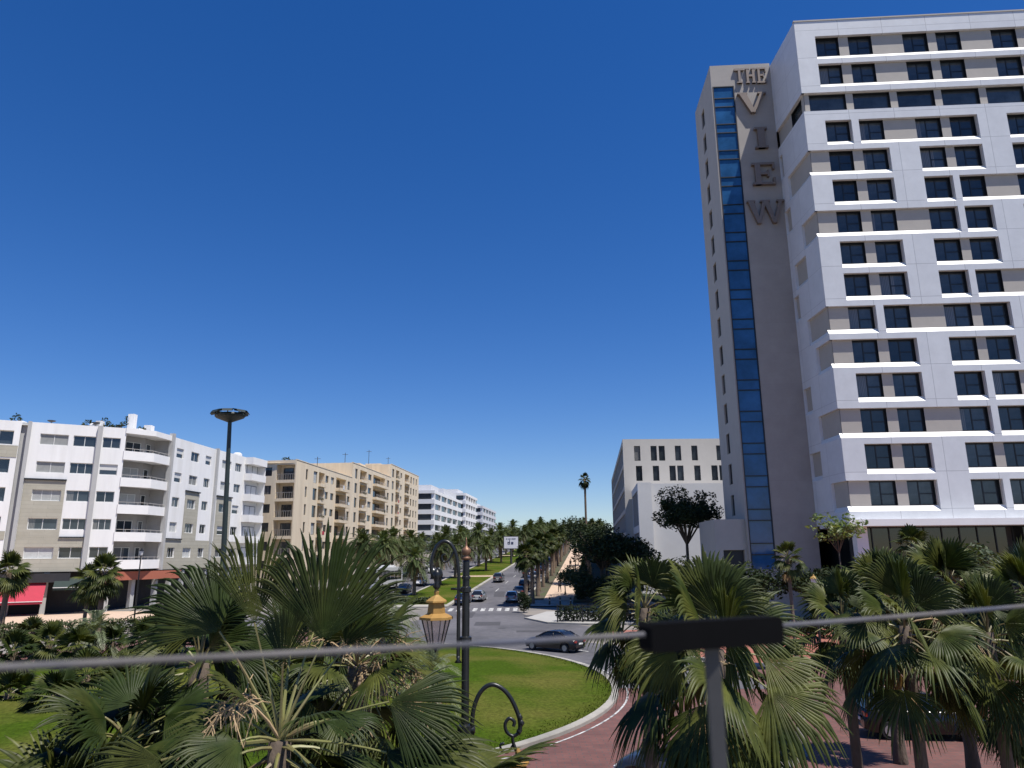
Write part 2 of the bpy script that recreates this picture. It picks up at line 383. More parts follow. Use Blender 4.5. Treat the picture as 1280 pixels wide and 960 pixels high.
# red band and brick plaza to the right of the ring
polysheet('red_pavement', M['redband'], [(6.6,60.2),(8.2,52),(9.4,46.5),(12.6,42),(40,42),(40,60.2)], 0, .12)
polysheet('sidewalk_kerb', M['kerb'], [(6.3,60.4),(7.9,52),(9.2,46.3),(12.5,41.7),(40,41.7),(40,41.99),(12.6,41.99),(9.4,46.48),(8.18,52),(6.58,60.4)], 0, .145)
polysheet('brick_plaza', M['brickroad'], [(3,8),(40,8),(40,41.6),(11.4,41.6),(11.8,36),(11.2,30),(9,24),(4,17.5),(0,14.5)], 0, .004)
polysheet('terrace_pavement', M['concrete'], [(-60,-20),(60,-20),(60,7.9),(-60,7.9)], 0, .004)
# outer left sidewalk and hedge ground
polysheet('sidewalk', M['walk'], [(-62,58),(-40,66),(-35,84),(-34,118),(-42,118),(-46,86),(-66,74)], 0, .11)
polysheet('sidewalk', M['walk'], [(-48,-5),(-42,30),(-39,50),(-48,62),(-70,52),(-70,-5)], 0, .1)
# ------------------------------------------------------------------ facades and windows
def facade(mb, o, ax, L, z0, z1, ops, depth=.2, a_start=0., rev=None):
    """wall from o along ax with openings (a0,a1,zb,zt[,flags[,depth]]); outward = ax x z"""
    nx, ny = ax[1], -ax[0]
    P = lambda a, n, z: (o[0]+ax[0]*a+nx*n, o[1]+ax[1]*a+ny*n, z)
    A = sorted({a_start, L} | {v for q in ops for v in q[:2] if a_start < v < L})
    for i in range(len(A)-1):
        am = (A[i]+A[i+1])/2
        cuts = sorted([(q[2], q[3]) for q in ops if q[0] < am < q[1]])
        z = z0
        for b, t in cuts:
            if b > z+1e-4: mb.quad(P(A[i],0,z), P(A[i+1],0,z), P(A[i+1],0,b), P(A[i],0,b))
            z = max(z, t)
        if z < z1-1e-4: mb.quad(P(A[i],0,z), P(A[i+1],0,z), P(A[i+1],0,z1), P(A[i],0,z1))
    if rev is not None: mb = rev
    for q in ops:
        a0, a1, b, t = q[:4]; fl = q[4] if len(q) > 4 else ''; d = q[5] if len(q) > 5 else depth
        if 'L' not in fl: mb.quad(P(a0,0,b), P(a0,0,t), P(a0,-d,t), P(a0,-d,b))
        if 'R' not in fl: mb.quad(P(a1,0,b), P(a1,-d,b), P(a1,-d,t), P(a1,0,t))
        if 'S' not in fl: mb.quad(P(a0,0,b), P(a0,-d,b), P(a1,-d,b), P(a1,0,b))
        mb.quad(P(a0,0,t), P(a1,0,t), P(a1,-d,t), P(a0,-d,t))
        if 'B' in fl: mb.quad(P(a0,-d,b), P(a1,-d,b), P(a1,-d,t), P(a0,-d,t))
    return mb
WC = {}
def window(parent, o, ax, a0, a1, zb, zt, inset=.15, style='slide', frame='alu', glass='glass', seed=0):
    w, h = round(a1-a0, 2), round(zt-zb, 2); key = (w, h, style, frame, glass)
    if key not in WC:
        f = MB(); t = .07 if style != 'tower' else .1; d = .07
        f.box(0,w,0,d,0,t); f.box(0,w,0,d,h-t,h); f.box(0,t,0,d,t,h-t); f.box(w-t,w,0,d,t,h-t)
        if style == 'slide': f.box(w/2-.035,w/2+.035,.004,d-.004,t,h-t)
        if style == 'tri':
            for k in (1,2): f.box(w*k/3-.03,w*k/3+.03,.004,d-.004,t,h-t)
        if style == 'tower':
            f.box(w*.46-.05,w*.46+.05,.004,d-.004,t,h-t); f.box(w*.46+.05,w-t,.006,d-.006,h*.47-.045,h*.47+.045)
        if style == 'shutter':
            f.box(t, w-t, .01, .05, h*.45, h-t)
        if style == 'band':
            k = max(1, int(w/2.4))
            for j in range(1, k): f.box(w*j/k-.04,w*j/k+.04,.004,d-.004,t,h-t)
        p = MB().quad((t*.5,d*.55,t*.5),(w-t*.5,d*.55,t*.5),(w-t*.5,d*.55,h-t*.5),(t*.5,d*.55,h-t*.5))
        WC[key] = (f.mesh('window', M[frame]), p.mesh('pane', M[glass]))
    nx, ny = ax[1], -ax[0]
    fo = link('window', WC[key][0], parent, (o[0]+ax[0]*a0-nx*inset, o[1]+ax[1]*a0-ny*inset, zb), math.atan2(ax[1], ax[0]))
    link('pane', WC[key][1], fo); return fo
def unit(p, q):
    d = Vector((q[0]-p[0], q[1]-p[1])); return (d.x/d.length, d.y/d.length), d.length

# ------------------------------------------------------------------ the tall hotel tower
tw = thing('hotel_tower', 'tall white panelled tower with a blue glass strip and raised letters on its taupe side', 'tower', (29.0, 63, 0), R(-3.5))
COLW = [(2.05,4.3),(5.25,7.55),(10.6,13.0),(13.85,16.2),(19.2,21.6),(22.5,24.8)]
Wd = 27.2; TOP = 58.65; BOT = 8.4; D = .28
ROW = {1:[(0,5)],2:[(0,5)],4:[(0,0),(1,3),(4,5)],5:[(-1,1),(2,3),(4,5)],6:[(0,1),(2,2),(3,5)],7:[(-1,2),(3,3),(4,5)],8:[(0,1),(2,3),(4,5)],
       9:[(0,1),(2,2),(3,5)],10:[(-1,0),(1,3),(4,5)],11:[(-1,1),(2,3),(4,5)],12:[(0,1),(2,2),(3,5)],13:[(-1,2),(3,3),(4,5)],14:[(0,1),(2,3),(4,5)],15:[(-1,1),(2,2),(3,5)]}
fx = (1,0); sA = (-.51, 6.79); fs_, DEP = unit(sA, (0,0)); sI = (sA[0]-fs_[1]*D, sA[1]+fs_[0]*D)
ops = []; sops = []
def sillq(o, ax, a0, a1, zf, zb_):
    nx, ny = ax[1], -ax[0]; P = lambda a, n, z: (o[0]+ax[0]*a+nx*n, o[1]+ax[1]*a+ny*n, z)
    MB().add([P(a0,.004,zf), P(a1,.004,zf), P(a1,-D-.01,zb_), P(a0,-D-.01,zb_)], [(0,1,2,3)]).build('sloped_sill', M['sill'], tw)
zc = lambda k: 55.78-3.2*(k-1)
def recess(o, ax, a0, a1, z0, z1, wl, style='tower'):
    pn = MB(); facade(pn, o, ax, a1, z0, z1, wl, .5, a_start=a0, rev=MB())
    po_ = pn.build('recess_panel', M['taupe'], tw)
    for a, b, c, d in wl:
        rv = MB(); facade(MB(), o, ax, a0, z0, z1, [(a, b, c, d)], .5, a_start=a0, rev=rv); rv.build('shade_dark_reveal', M['darkframe'], po_)  # reveals given the dark frame colour in place of the shade inside them
        window(tw, o, ax, a, b, c, d, .3, style, 'darkframe', 'glassblue')
for k in range(1, 16):
    z = zc(k)
    if k == 3:
        ops.append((0., Wd, z-1.0, z+1.05, 'LRS')); sops.append((0., DEP, z-1.0, z+1.05, 'RLS'))
        recess((0, D), fx, D, Wd, z-1.0, z+1.05, [(.75+4.25*j, .75+4.25*j+3.55, z-.95, z+.95) for j in range(6)], 'band')
        recess(sI, fs_, 0, DEP-D, z-1.0, z+1.05, [(3.4, 5.9, z-.95, z+.95)], 'band'); sillq((0,0), fx, 0, Wd, z-1.0, z-.95); continue
    for c0, c1 in ROW[k]:
        corner = c0 < 0
        a0 = 0. if corner else COLW[c0][0]-.12; a1 = COLW[c1][1]+.14
        if c1 == 5: a1 = Wd-1.2
        ops.append((a0, a1, z-1.55, z+1.1, 'LS' if corner else 'S'))
        recess((0, D), fx, D if corner else a0, a1, z-1.1, z+1.1, [(*COLW[c], z-1.06, z+1.06) for c in range(max(c0, 0), c1+1)])
        sillq((0,0), fx, a0, a1, z-1.55, z-1.1)
        if corner:
            s0 = {5:1.6,7:3.6,10:2.6,11:3.8,13:2.8,15:3.9}[k]
            sops.append((s0, DEP, z-1.55, z+1.1, 'RS')); recess(sI, fs_, s0, DEP-D, z-1.1, z+1.1, []); sillq(sA, fs_, s0, DEP, z-1.55, z-1.1)
    if k in (4,6,8,9,12,14):
        s0, s1 = {4:(.05,.9),6:(.05,1.5),8:(1.,3.8),9:(.05,1.3),12:(.05,1.8),14:(.05,2.4)}[k]
        sops.append((s0, s1, z-1.55, z+1.1, 'S')); recess(sI, fs_, s0, s1, z-1.1, z+1.1, []); sillq(sA, fs_, s0, s1, z-1.55, z-1.1)
wall = MB(); facade(wall, (0,0), fx, Wd, BOT, TOP, ops, D)
wall.build('front_wall', M['panel'], tw)
sw = MB(); facade(sw, sA, fs_, DEP, BOT, TOP, sops, D)
sw.build('side_wall', M['panelside'], tw)
# roof, parapet cap, back walls
rb = MB().quad((0,0,TOP),(Wd,0,TOP),(Wd,22,TOP),(0,22,TOP)); rb.quad((Wd,0,0),(Wd,22,0),(Wd,22,TOP),(Wd,0,TOP)); rb.quad((0,22,0),(Wd,22,0),(Wd,22,TOP),(0,22,TOP)); rb.quad((-.45,6.9,0),(-.45,22,0),(-.45,22,TOP),(-.45,6.9,TOP)); rb.quad((0,0,TOP),(0,22,TOP),(-.45,22,TOP),(-.51,6.79,TOP))
rb.build('roof', M['grey'], tw)
MB().box(-.05,Wd,-.06,.25,TOP,TOP+.14).build('parapet_cap', M['taupe'], tw)
# canopy and lobby
MB().box(-.6,Wd,-1.3,-.01,BOT-.25,BOT+.3).box(-.6,-.01,-.01,5.8,BOT-.25,BOT+.3).box(0,Wd,0.01,12,BOT-.22,BOT-.02).build('canopy', M['whitebal'], tw)
lb = MB().box(.9,Wd,2.2,12,0,BOT-.23); lb.build('lobby', M['carglass'], tw)
lf = MB()
for k in range(18): lf.box(1.+1.5*k,1.08+1.5*k,2.1,2.19,0,BOT-.24)
lf.box(.9,Wd,2.12,2.18,4.2,4.35); lf.build('lobby_mullion', M['darkframe'], tw)
for x in (.35, 15.3): MB().box(x,x+.95,-.05,.9,0,BOT-.26).build('column', M['whitebal'], tw)
# the slab with its glass strip and letters
STOP = TOP+.4; SL, S0, S1 = -7.05, 6.79, 15.6
gl0, gl1, gz0, gz1 = -6.92, -4.6, 4.5, 56.4
sb = MB(); facade(sb, (SL, S0), fx, 6.54, 0, STOP, [(gl0-SL, gl1-SL, gz0, gz1)], .12)
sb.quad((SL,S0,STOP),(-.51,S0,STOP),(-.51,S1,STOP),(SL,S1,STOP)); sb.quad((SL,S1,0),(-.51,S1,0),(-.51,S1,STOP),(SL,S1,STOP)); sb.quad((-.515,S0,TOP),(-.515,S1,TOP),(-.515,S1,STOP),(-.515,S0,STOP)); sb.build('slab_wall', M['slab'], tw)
ls = MB(); lo = []
for k in range(1, 17): lo.append((3.2, 4.6, zc(k)-1.25, zc(k)+.85))
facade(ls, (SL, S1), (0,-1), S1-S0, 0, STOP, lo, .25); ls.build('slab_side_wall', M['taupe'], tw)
for q in lo: window(tw, (SL, S1), (0,-1), q[0], q[1], q[2], q[3], .16, 'plain', 'darkframe', 'glass')
gp = MB(); gz = gz0; 
gs = MB().quad((gl0,S0+.1,gz0),(gl1,S0+.1,gz0),(gl1,S0+.1,gz1),(gl0,S0+.1,gz1)).build('glass_strip', glassmat('tower_strip_glass', (.018,.07,.165), .05, .5, .5, curtain=False), tw)
gm = MB()
for k in range(0, 16):
    z = 54.9-3.2*k
    for dz in (0, -1.05): gm.box(gl0,gl1,S0-.01,S0+.09,z+dz-.045,z+dz+.045)
gm.box(gl0,gl0+.09,S0-.03,S0+.095,gz0,gz1); gm.box(gl1-.09,gl1,S0-.03,S0+.095,gz0,gz1); gm.box(gl0+.09,gl1-.09,S0-.02,S0+.095,gz1-.1,gz1)
gm.build('mullion', M['darkframe'], gs)
# raised serif letters THE / VIEW
def bar(a, b, w0, w1=None):
    w1 = w0 if w1 is None else w1
    return [(a[0]-w0/2,a[1]),(a[0]+w0/2,a[1]),(b[0]+w1/2,b[1]),(b[0]-w1/2,b[1])]
def rect(x0,x1,y0,y1): return [(x0,y0),(x1,y0),(x1,y1),(x0,y1)]
G_ = {'V': ([bar((.5,0),(.16,1),.16,.26), bar((.5,.02),(.86,.98),.12,.14)], [rect(0,.34,.93,1), rect(.7,1,.93,1)]),
      'I': ([rect(.22,.78,.0,1)], [rect(0,1,0,.09), rect(0,1,.91,1)]),
      'E': ([rect(.12,.36,0,1)], [rect(0,1,.0,.1), rect(0,1,.9,1), rect(.36,.72,.45,.56), rect(.9,1,.1,.3), rect(.9,1,.7,.9), rect(.66,.74,.36,.66)]),
      'W': ([bar((.29,0),(.09,1),.1,.16), bar((.29,.02),(.47,.98),.09,.1), bar((.71,0),(.5,.96),.1,.14), bar((.71,.02),(.91,.98),.09,.1)], [rect(0,.22,.93,1), rect(.36,.62,.93,1), rect(.8,1,.93,1)]),
      'T': ([rect(.38,.62,0,1)], [rect(0,1,.86,1), rect(.22,.78,0,.09)]),
      'H': ([rect(.08,.32,0,1), rect(.68,.92,0,1)], [rect(.32,.68,.43,.56), rect(0,.4,0,.08), rect(.6,1,0,.08), rect(0,.4,.92,1), rect(.6,1,.92,1)])}
def letter(ch, x, z, w, h, d=.42):
    mb = MB()
    for gi, grp in enumerate(G_[ch]):
        for pi, p in enumerate(grp):
            e = .004*gi+.003*pi
            mb.prism([(a*w, b*h) for a, b in p], (x, S0-.02-d-e, z), (1,0,0), (0,0,1), (0, d+e, 0))
    mb.build('letter', M['letter'], tw)
def zt(py): return at(940, py, 70.).z
def xt(px, py): return at(px, py, 70.).x-29.0-.43
for ch, p0, p1, t, b in (('T',917,929,87,105),('H',930.5,942.5,87,105.5),('E',944,955.5,87,106),('V',921,956,118.5,143),('I',941.5,957,162,187.5),('E',938.5,966,206,233),('W',933,978,252.5,281)):
    letter(ch, xt(p0, t), zt(b), xt(p1, t)-xt(p0, t), zt(t)-zt(b), .22 if t < 100 else .4)
# podium at the foot of the slab
pd = MB(); facade(pd, (-10., 7.4), fx, 2.94, 0, 9.2, [(.7, 2.7, 0, 6.3, 'SB')], .5); pd.quad((-10,7.4,9.2),(SL,7.4,9.2),(SL,15,9.2),(-10,15,9.2)); pd.quad((-10,15,0),(-10,7.4,0),(-10,7.4,9.2),(-10,15,9.2))
pd.build('podium', M['taupe'], tw); MB().box(-9.25,-7.35,7.8,7.86,0,6.25).build('entrance_door', M['darkframe'], tw)

# ------------------------------------------------------------------ white corner apartment building (left)
B0 = Vector((-47.7, 83.2, 0))
wb = thing('apartment_building', 'white corner apartment block with beige cladding panels, rounded balconies and a rooftop of chimneys', 'building', B0)
def lc(p): return (p[0]-B0.x, p[1]-B0.y)
ZW = [6.6, 9.72, 12.85, 15.98, 19.1]           # window centres per storey
TOPA, Z0A = 20.95, 4.55
p0, p1, p2, pb, p3, p4, p5 = (-54.0,79.75), (-48.1,82.95), (-45.7,84.25), (-43.55,86.7), (-43.2,90.5), (-42.2,102.3), (-40.5,115)
pm1, pm0 = (-66.,73.2), (-54.85,79.3)
wl = MB(); rng = random.Random(3)
def seg(pa, pb_, cols, hh=.62, z0=Z0A, z1=TOPA, skip=(), styles=('slide','slide','tri','slide','slide','tri','shutter'), dep=.22):
    ax, L = unit(pa, pb_); o = lc(pa); ops = []
    for ci, (a, w) in enumerate(cols):
        for fi, z in enumerate(ZW):
            if (ci, fi) in skip: continue
            ops.append((a-w/2, a+w/2, z-hh, z+hh))
    facade(wl, o, ax, L, z0, z1, ops, dep)
    for q in ops:
        st = rng.choice(styles); gl = rng.choice(['glass']*9+['curtain'])
        window(wb, o, ax, q[0], q[1], q[2], q[3], .13, st, 'alu', gl)
    return o, ax, L
o1, ax1, L1 = seg(p0, p1, [(2.3,2.75),(5.3,2.3)])
o2, ax2, L2 = seg(p1, p2, [(1.3,1.85)])
o4, ax4, L4 = seg(p3, p4, [(2.2,1.7),(6.0,2.1),(9.6,1.6)])
o5, ax5, L5 = seg(p4, p5, [(2.9,2.6),(6.3,1.9)], skip=[])
# recessed balconies at the far end of the street front are openings in their own bay
# left wing with wide windows
axm, Lm = unit(pm1, pm0); om = lc(pm1)
opsm = [(Lm-4.6, Lm-.6, z-.8, z+.75) for z in ZW]; facade(wl, om, axm, Lm, Z0A, TOPA, opsm, .5)
for q in opsm: window(wb, om, axm, q[0], q[1], q[2], q[3], .4, 'tri', 'alu', 'glass')
poly = [lc(p) for p in (pm1, pm0, p0, p1, p2, p3, p4, p5, (-58,117), (-72,90))]
wl.add([(x, y, TOPA-.4) for x, y in poly], [tuple(range(len(poly)))])
for a, b in ((7,8),(8,9),(9,0)): wl.quad((*poly[a],0),(*poly[b],0),(*poly[b],TOPA),(*poly[a],TOPA))
wl.build('wall', M['white'], wb)
# grey vertical ribs
for pa, w in ((pm0, .98), (p1, .0)):
    pass
axg, Lg = unit(pm0, p0); MB().obox(lc(pm0), axg, -.02, Lg+.02, -.6, -.35, Z0A, TOPA-.05).build('pilaster', M['greyrib'], wb)
MB().obox(lc(p1), ax2, -.22, .28, .02, .34, Z0A, TOPA+.05).build('pilaster', M['greyrib'], wb); MB().obox(lc(p0), ax1, -.35, .0, -.3, .28, Z0A, TOPA+.03).build('pilaster', M['greyrib'], wb)
MB().obox(lc(p3), ax4, -.3, .12, -.2, .4, Z0A, TOPA+.35).build('pilaster', M['greyrib'], wb); MB().obox(lc(p4), ax5, -.2, .2, -.2, .3, Z0A, TOPA+.15).build('pilaster', M['greyrib'], wb)
# beige cladding, as thin leaves with the window openings cut through, each under a dark ledge
def clad(o, ax, a0, a1, z0, z1, cols, hh=.62, n=.05, ledge=True):
    nx, ny = ax[1], -ax[0]; oo = (o[0]+nx*n, o[1]+ny*n)
    ops = [(a-w/2, a+w/2, z-hh, z+hh) for a, w in cols for z in ZW if z0 < z < z1 and a0 < a < a1]
    cl = MB(); facade(cl, oo, ax, a1, z0, z1, ops, n, a_start=a0); cl.build('cladding', M['clad'], wb)
    if ledge: MB().obox(o, ax, a0-.15, a1+.05, .02, .22, z1+.005, z1+.16).build('ledge', M['darkframe'], wb)
c1 = [(2.3,2.75),(5.3,2.3)]
clad(o1, ax1, .05, 4.0, 8.2, 14.5, c1); clad(o1, ax1, .05, L1-.25, Z0A+.02, 8.19, c1, ledge=False); MB().obox(o1, ax1, 4.02, L1-.3, .06, .2, 8.2, 8.34).build('ledge', M['darkframe'], wb)
c4 = [(2.2,1.7),(6.0,2.1),(9.6,1.6)]; clad(o4, ax4, 4.4, 7.9, 8.2, 14.4, c4); clad(o4, ax4, .6, L4-.1, Z0A+.02, 8.19, c4, ledge=False); MB().obox(o4, ax4, .6, 4.3, .06, .2, 8.2, 8.34).build('ledge', M['darkframe'], wb)
c5 = [(2.9,2.6),(6.3,1.9)]; clad(o5, ax5, .9, 5.0, 8.2, 14.4, c5); clad(o5, ax5, .25, 8.1, Z0A+.02, 8.19, c5, ledge=False)
clad(om, axm, Lm-5.2, Lm-.05, 16.9, 18.2, [], ledge=False); clad(om, axm, Lm-5.2, Lm-.05, 8.0, 8.9, [], ledge=False)
# rounded corner balconies
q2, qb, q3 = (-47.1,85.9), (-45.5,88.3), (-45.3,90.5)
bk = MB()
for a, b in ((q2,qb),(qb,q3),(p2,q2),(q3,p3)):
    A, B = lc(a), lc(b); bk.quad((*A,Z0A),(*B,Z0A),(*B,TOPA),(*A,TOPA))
bk.build('balcony_back_wall', mat('shade_grey_render', (.34,.33,.32), .85, .06), wb)  # white wall coloured greyer to stand for shade inside the balconies
bp = [lc(p) for p in (p2, pb, p3, q3, qb, q2)]
axa, La = unit(p2, pb); axb, Lb = unit(pb, p3)
for fi, z in enumerate(ZW):
    zf = z-1.55; b = MB()
    b.prism(bp, (0,0,zf-.2), (1,0,0), (0,1,0), (0,0,.2))
    b.obox(lc(p2), axa, -.1, La+.12, -.14, .14, zf-.32, zf+.72); b.obox(lc(pb), axb, -.02, Lb+.1, -.14, .14, zf-.32, zf+.72)
    bo = b.build('balcony', M['whitebal'], wb)
    r = MB()
    for (pp, ax_, l_) in ((p2,axa,La),(pb,axb,Lb)):
        r.obox(lc(pp), ax_, 0, l_, -.03, .03, zf+1.0, zf+1.05)
        for k in range(4): r.obox(lc(pp), ax_, l_*k/3-.02, l_*k/3+.02, -.02, .02, zf+.72, zf+1.0)
    r.build('railing', M['rail'], bo)
    axq, Lq = unit(q2, qb); window(wb, lc(q2), axq, .5, 2.4, zf+.02, zf+2.15, -.09, 'slide', 'alu', rng.choice(['glass','curtain']))
    axr, Lr = unit(qb, q3); window(wb, lc(qb), axr, .3, 1.2, zf+.02, zf+2.15, -.09, 'plain', 'alu', 'glass')
b = MB().prism(bp, (0,0,TOPA-.55), (1,0,0), (0,1,0), (0,0,.5)); b.obox(lc(p2), axa, -.1, La+.12, -.1, .14, TOPA-.6, TOPA+.05); b.obox(lc(pb), axb, -.02, Lb+.1, -.1, .14, TOPA-.6, TOPA+.05); b.build('balcony_roof', M['whitebal'], wb)
# end balconies on the street front
for z in ZW:
    zf = z-1.5; b = MB(); b.obox(o5, ax5, 8.3, L5+.05, .02, 1.25, zf-.2, zf); b.obox(o5, ax5, 8.3, L5+.05, 1.1, 1.25, zf, zf+.85); b.obox(o5, ax5, 8.3, 8.45, .02, 1.1, zf, zf+.85)
    b.build('balcony', M['whitebal'], wb)
    window(wb, o5, ax5, 8.9, 12.3, zf+.02, zf+2.3, -.03, 'slide', 'darkframe', 'glass')
b = MB().obox(o5, ax5, 8.25, L5+.06, .0, 1.3, TOPA-1.1, TOPA-.02); b.obox(o5, ax5, L5-.1, L5+.05, .02, 1.1, Z0A, TOPA-1.15); b.build('balcony_roof', M['whitebal'], wb)
# rooftop: chimneys, tanks, pots, parapet plants
def rooft(mb, px, Y, w, h, z=TOPA-.4): p = at(px, 530, Y); mb.box(p.x-B0.x-w/2, p.x-B0.x+w/2, Y-B0.y-w/2, Y-B0.y+w/2, z, z+h)
for a in ((165,87.5,.75,2.7),(187,91,.9,1.9),(125,86,.7,1.6),(26,82,.8,.9)):
    ch = MB(); rooft(ch, *a); ch.build('chimney', M['white'], wb)
for px, Y, r, h in ((117,86,.5,1.3),(175,90.5,.7,1.4),(8,82,.4,1.0),(300,112,.7,1.3)):
    p = at(px, 530, Y); tk = MB(); tk.lathe([(r,TOPA-.4),(r,TOPA-.4+h*.85),(r*.6,TOPA-.4+h)], 12, (p.x-B0.x, Y-B0.y)); tk.build('water_tank', M['tank'], wb)
for px, Y in ((64,84),(120,85.5),(150,87.5)):
    p = at(px, 530, Y); x, y = p.x-B0.x, Y-B0.y; dsh = MB(); dsh.tube([(x,y,TOPA-.5),(x,y,TOPA+.8)], .04, 6); dsh.lathe([(.02,TOPA+.7),(.4,TOPA+.85),(.45,TOPA+.95)], 12, (x,y)); dsh.build('satellite_dish', M['steel'], wb)
def leafcloud(rngn, centers, radii, n, size, flat=.6):
    """n small leaf quads scattered in blobs: arrays (verts, quads)"""
    c = np.asarray(centers, float); r = np.asarray(radii, float)
    k = rngn.integers(0, len(c), n); d = rngn.normal(size=(n,3)); d /= np.linalg.norm(d, axis=1, keepdims=True)
    p = c[k] + d*(r[k]*rngn.uniform(.35, 1., n)**.6)[:,None]*np.array([1,1,flat])
    u = rngn.normal(size=(n,3)); u[:,2] *= .6; u /= np.linalg.norm(u, axis=1, keepdims=True); w = np.cross(u, rngn.normal(size=(n,3))); w /= np.linalg.norm(w, axis=1, keepdims=True)
    s = (size*rngn.uniform(.6, 1.4, n))[:,None]
    v = np.stack([p-u*s, p+w*s*.45, p+u*s, p-w*s*.45], 1).reshape(-1,3); q = np.arange(4*n).reshape(-1,4); return v, q
nr_ = np.random.default_rng(5)
cs = []; 
for px, Y, dz in ((106,85.5,.3),(111,86,.9),(131,86.5,1.1),(137,86,.5),(143,87,.4),(152,87,.7),(160,87.5,1.5),(178,89,.6),(20,82,.8)):
    p = at(px, 530, Y); cs.append((p.x-B0.x, Y-B0.y, TOPA-.1+dz))
v, q = leafcloud(nr_, cs, [.62]*len(cs), 700, .17, 1.2); link('roof_plant', npmesh('roof_plant', v, q, M['leafdark']), wb)
# ground floor shops: dark recess, fascias, piers
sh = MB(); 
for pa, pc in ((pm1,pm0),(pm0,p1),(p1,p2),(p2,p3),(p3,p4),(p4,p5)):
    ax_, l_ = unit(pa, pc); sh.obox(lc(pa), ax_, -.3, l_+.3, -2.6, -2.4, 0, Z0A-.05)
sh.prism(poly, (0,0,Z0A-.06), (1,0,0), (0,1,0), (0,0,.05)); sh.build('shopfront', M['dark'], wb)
fa = MB(); ax_, l_ = unit(p2, p3); fa.obox(lc(p2), ax_, -.6, l_+3, .3, .5, 3.5, 4.45); fa.build('fascia', M['terra'], wb)
for pa, pc, n_ in ((pm1,pm0,3),(p0,p1,2),(p2,p3,2),(p3,p4,4),(p4,p5,4)):
    ax_, l_ = unit(pa, pc)
    for k in range(n_): MB().obox(lc(pa), ax_, l_*k/n_-.25, l_*k/n_+.25, -.6, -.1, 0, Z0A-.07).build('pier', M['greyrib'], wb)
MB().obox(o1, ax1, -8.5, 5.6, -.1, .55, 3.45, 4.4).build('fascia', M['dark'], wb)
MB().obox(o1, ax1, 5.7, 9.2, .0, .5, 2.75, 3.5).build('shop_sign', mat('cream_sign', (.52,.49,.38), .6, .05), wb)
# awnings (lean-to cloths on arms)
def awning(name, label, pa, ax_, a0, a1, zt_, zb_, out, m):
    t = thing(name, label, 'awning', (pa[0], pa[1], zb_)); nx, ny = ax_[1], -ax_[0]
    P = lambda a, n, z: (ax_[0]*a+nx*n, ax_[1]*a+ny*n, z-zb_)
    c = MB(); n = 10; vs = []; fs = []
    for i in range(n+1):
        f = i/n
        for j in range(2):
            a = a0 if j == 0 else a1; vs.append(P(a, .05+out*f, zt_+(zb_-zt_)*f-.12*math.sin(PI*f)))
        if i: k = 2*i; fs.append((k-2,k-1,k+1,k))
    vs += [P(a0, out+.05, zb_-.28), P(a1, out+.05, zb_-.28)]; k = len(vs); fs.append((k-4,k-3,k-1,k-2)); c.add(vs, fs).build('cloth', m, t)
    f_ = MB(); f_.obox((0,0), ax_, a0, a1, out+.06, out+.12, -.06, .02)
    for a in (a0+.1, (a0+a1)/2, a1-.1): f_.tube([P(a,.1,zb_+.5), P(a,out,zb_-.05)], .03, 5)
    f_.build('front_bar', M['alu'], t); return t
awning('shop_awning', 'crimson red awning over the cafe front at the left end of the white building', pm1, axm, Lm-2.0, Lm+4.4, 3.5, 1.6, 2.4, M['awnred'])
awning('shop_awning', 'dark green awning with a pale edge beside the red one', p0, ax1, 4.2, 9.5, 3.9, 2.95, 2.0, M['awngreen'])

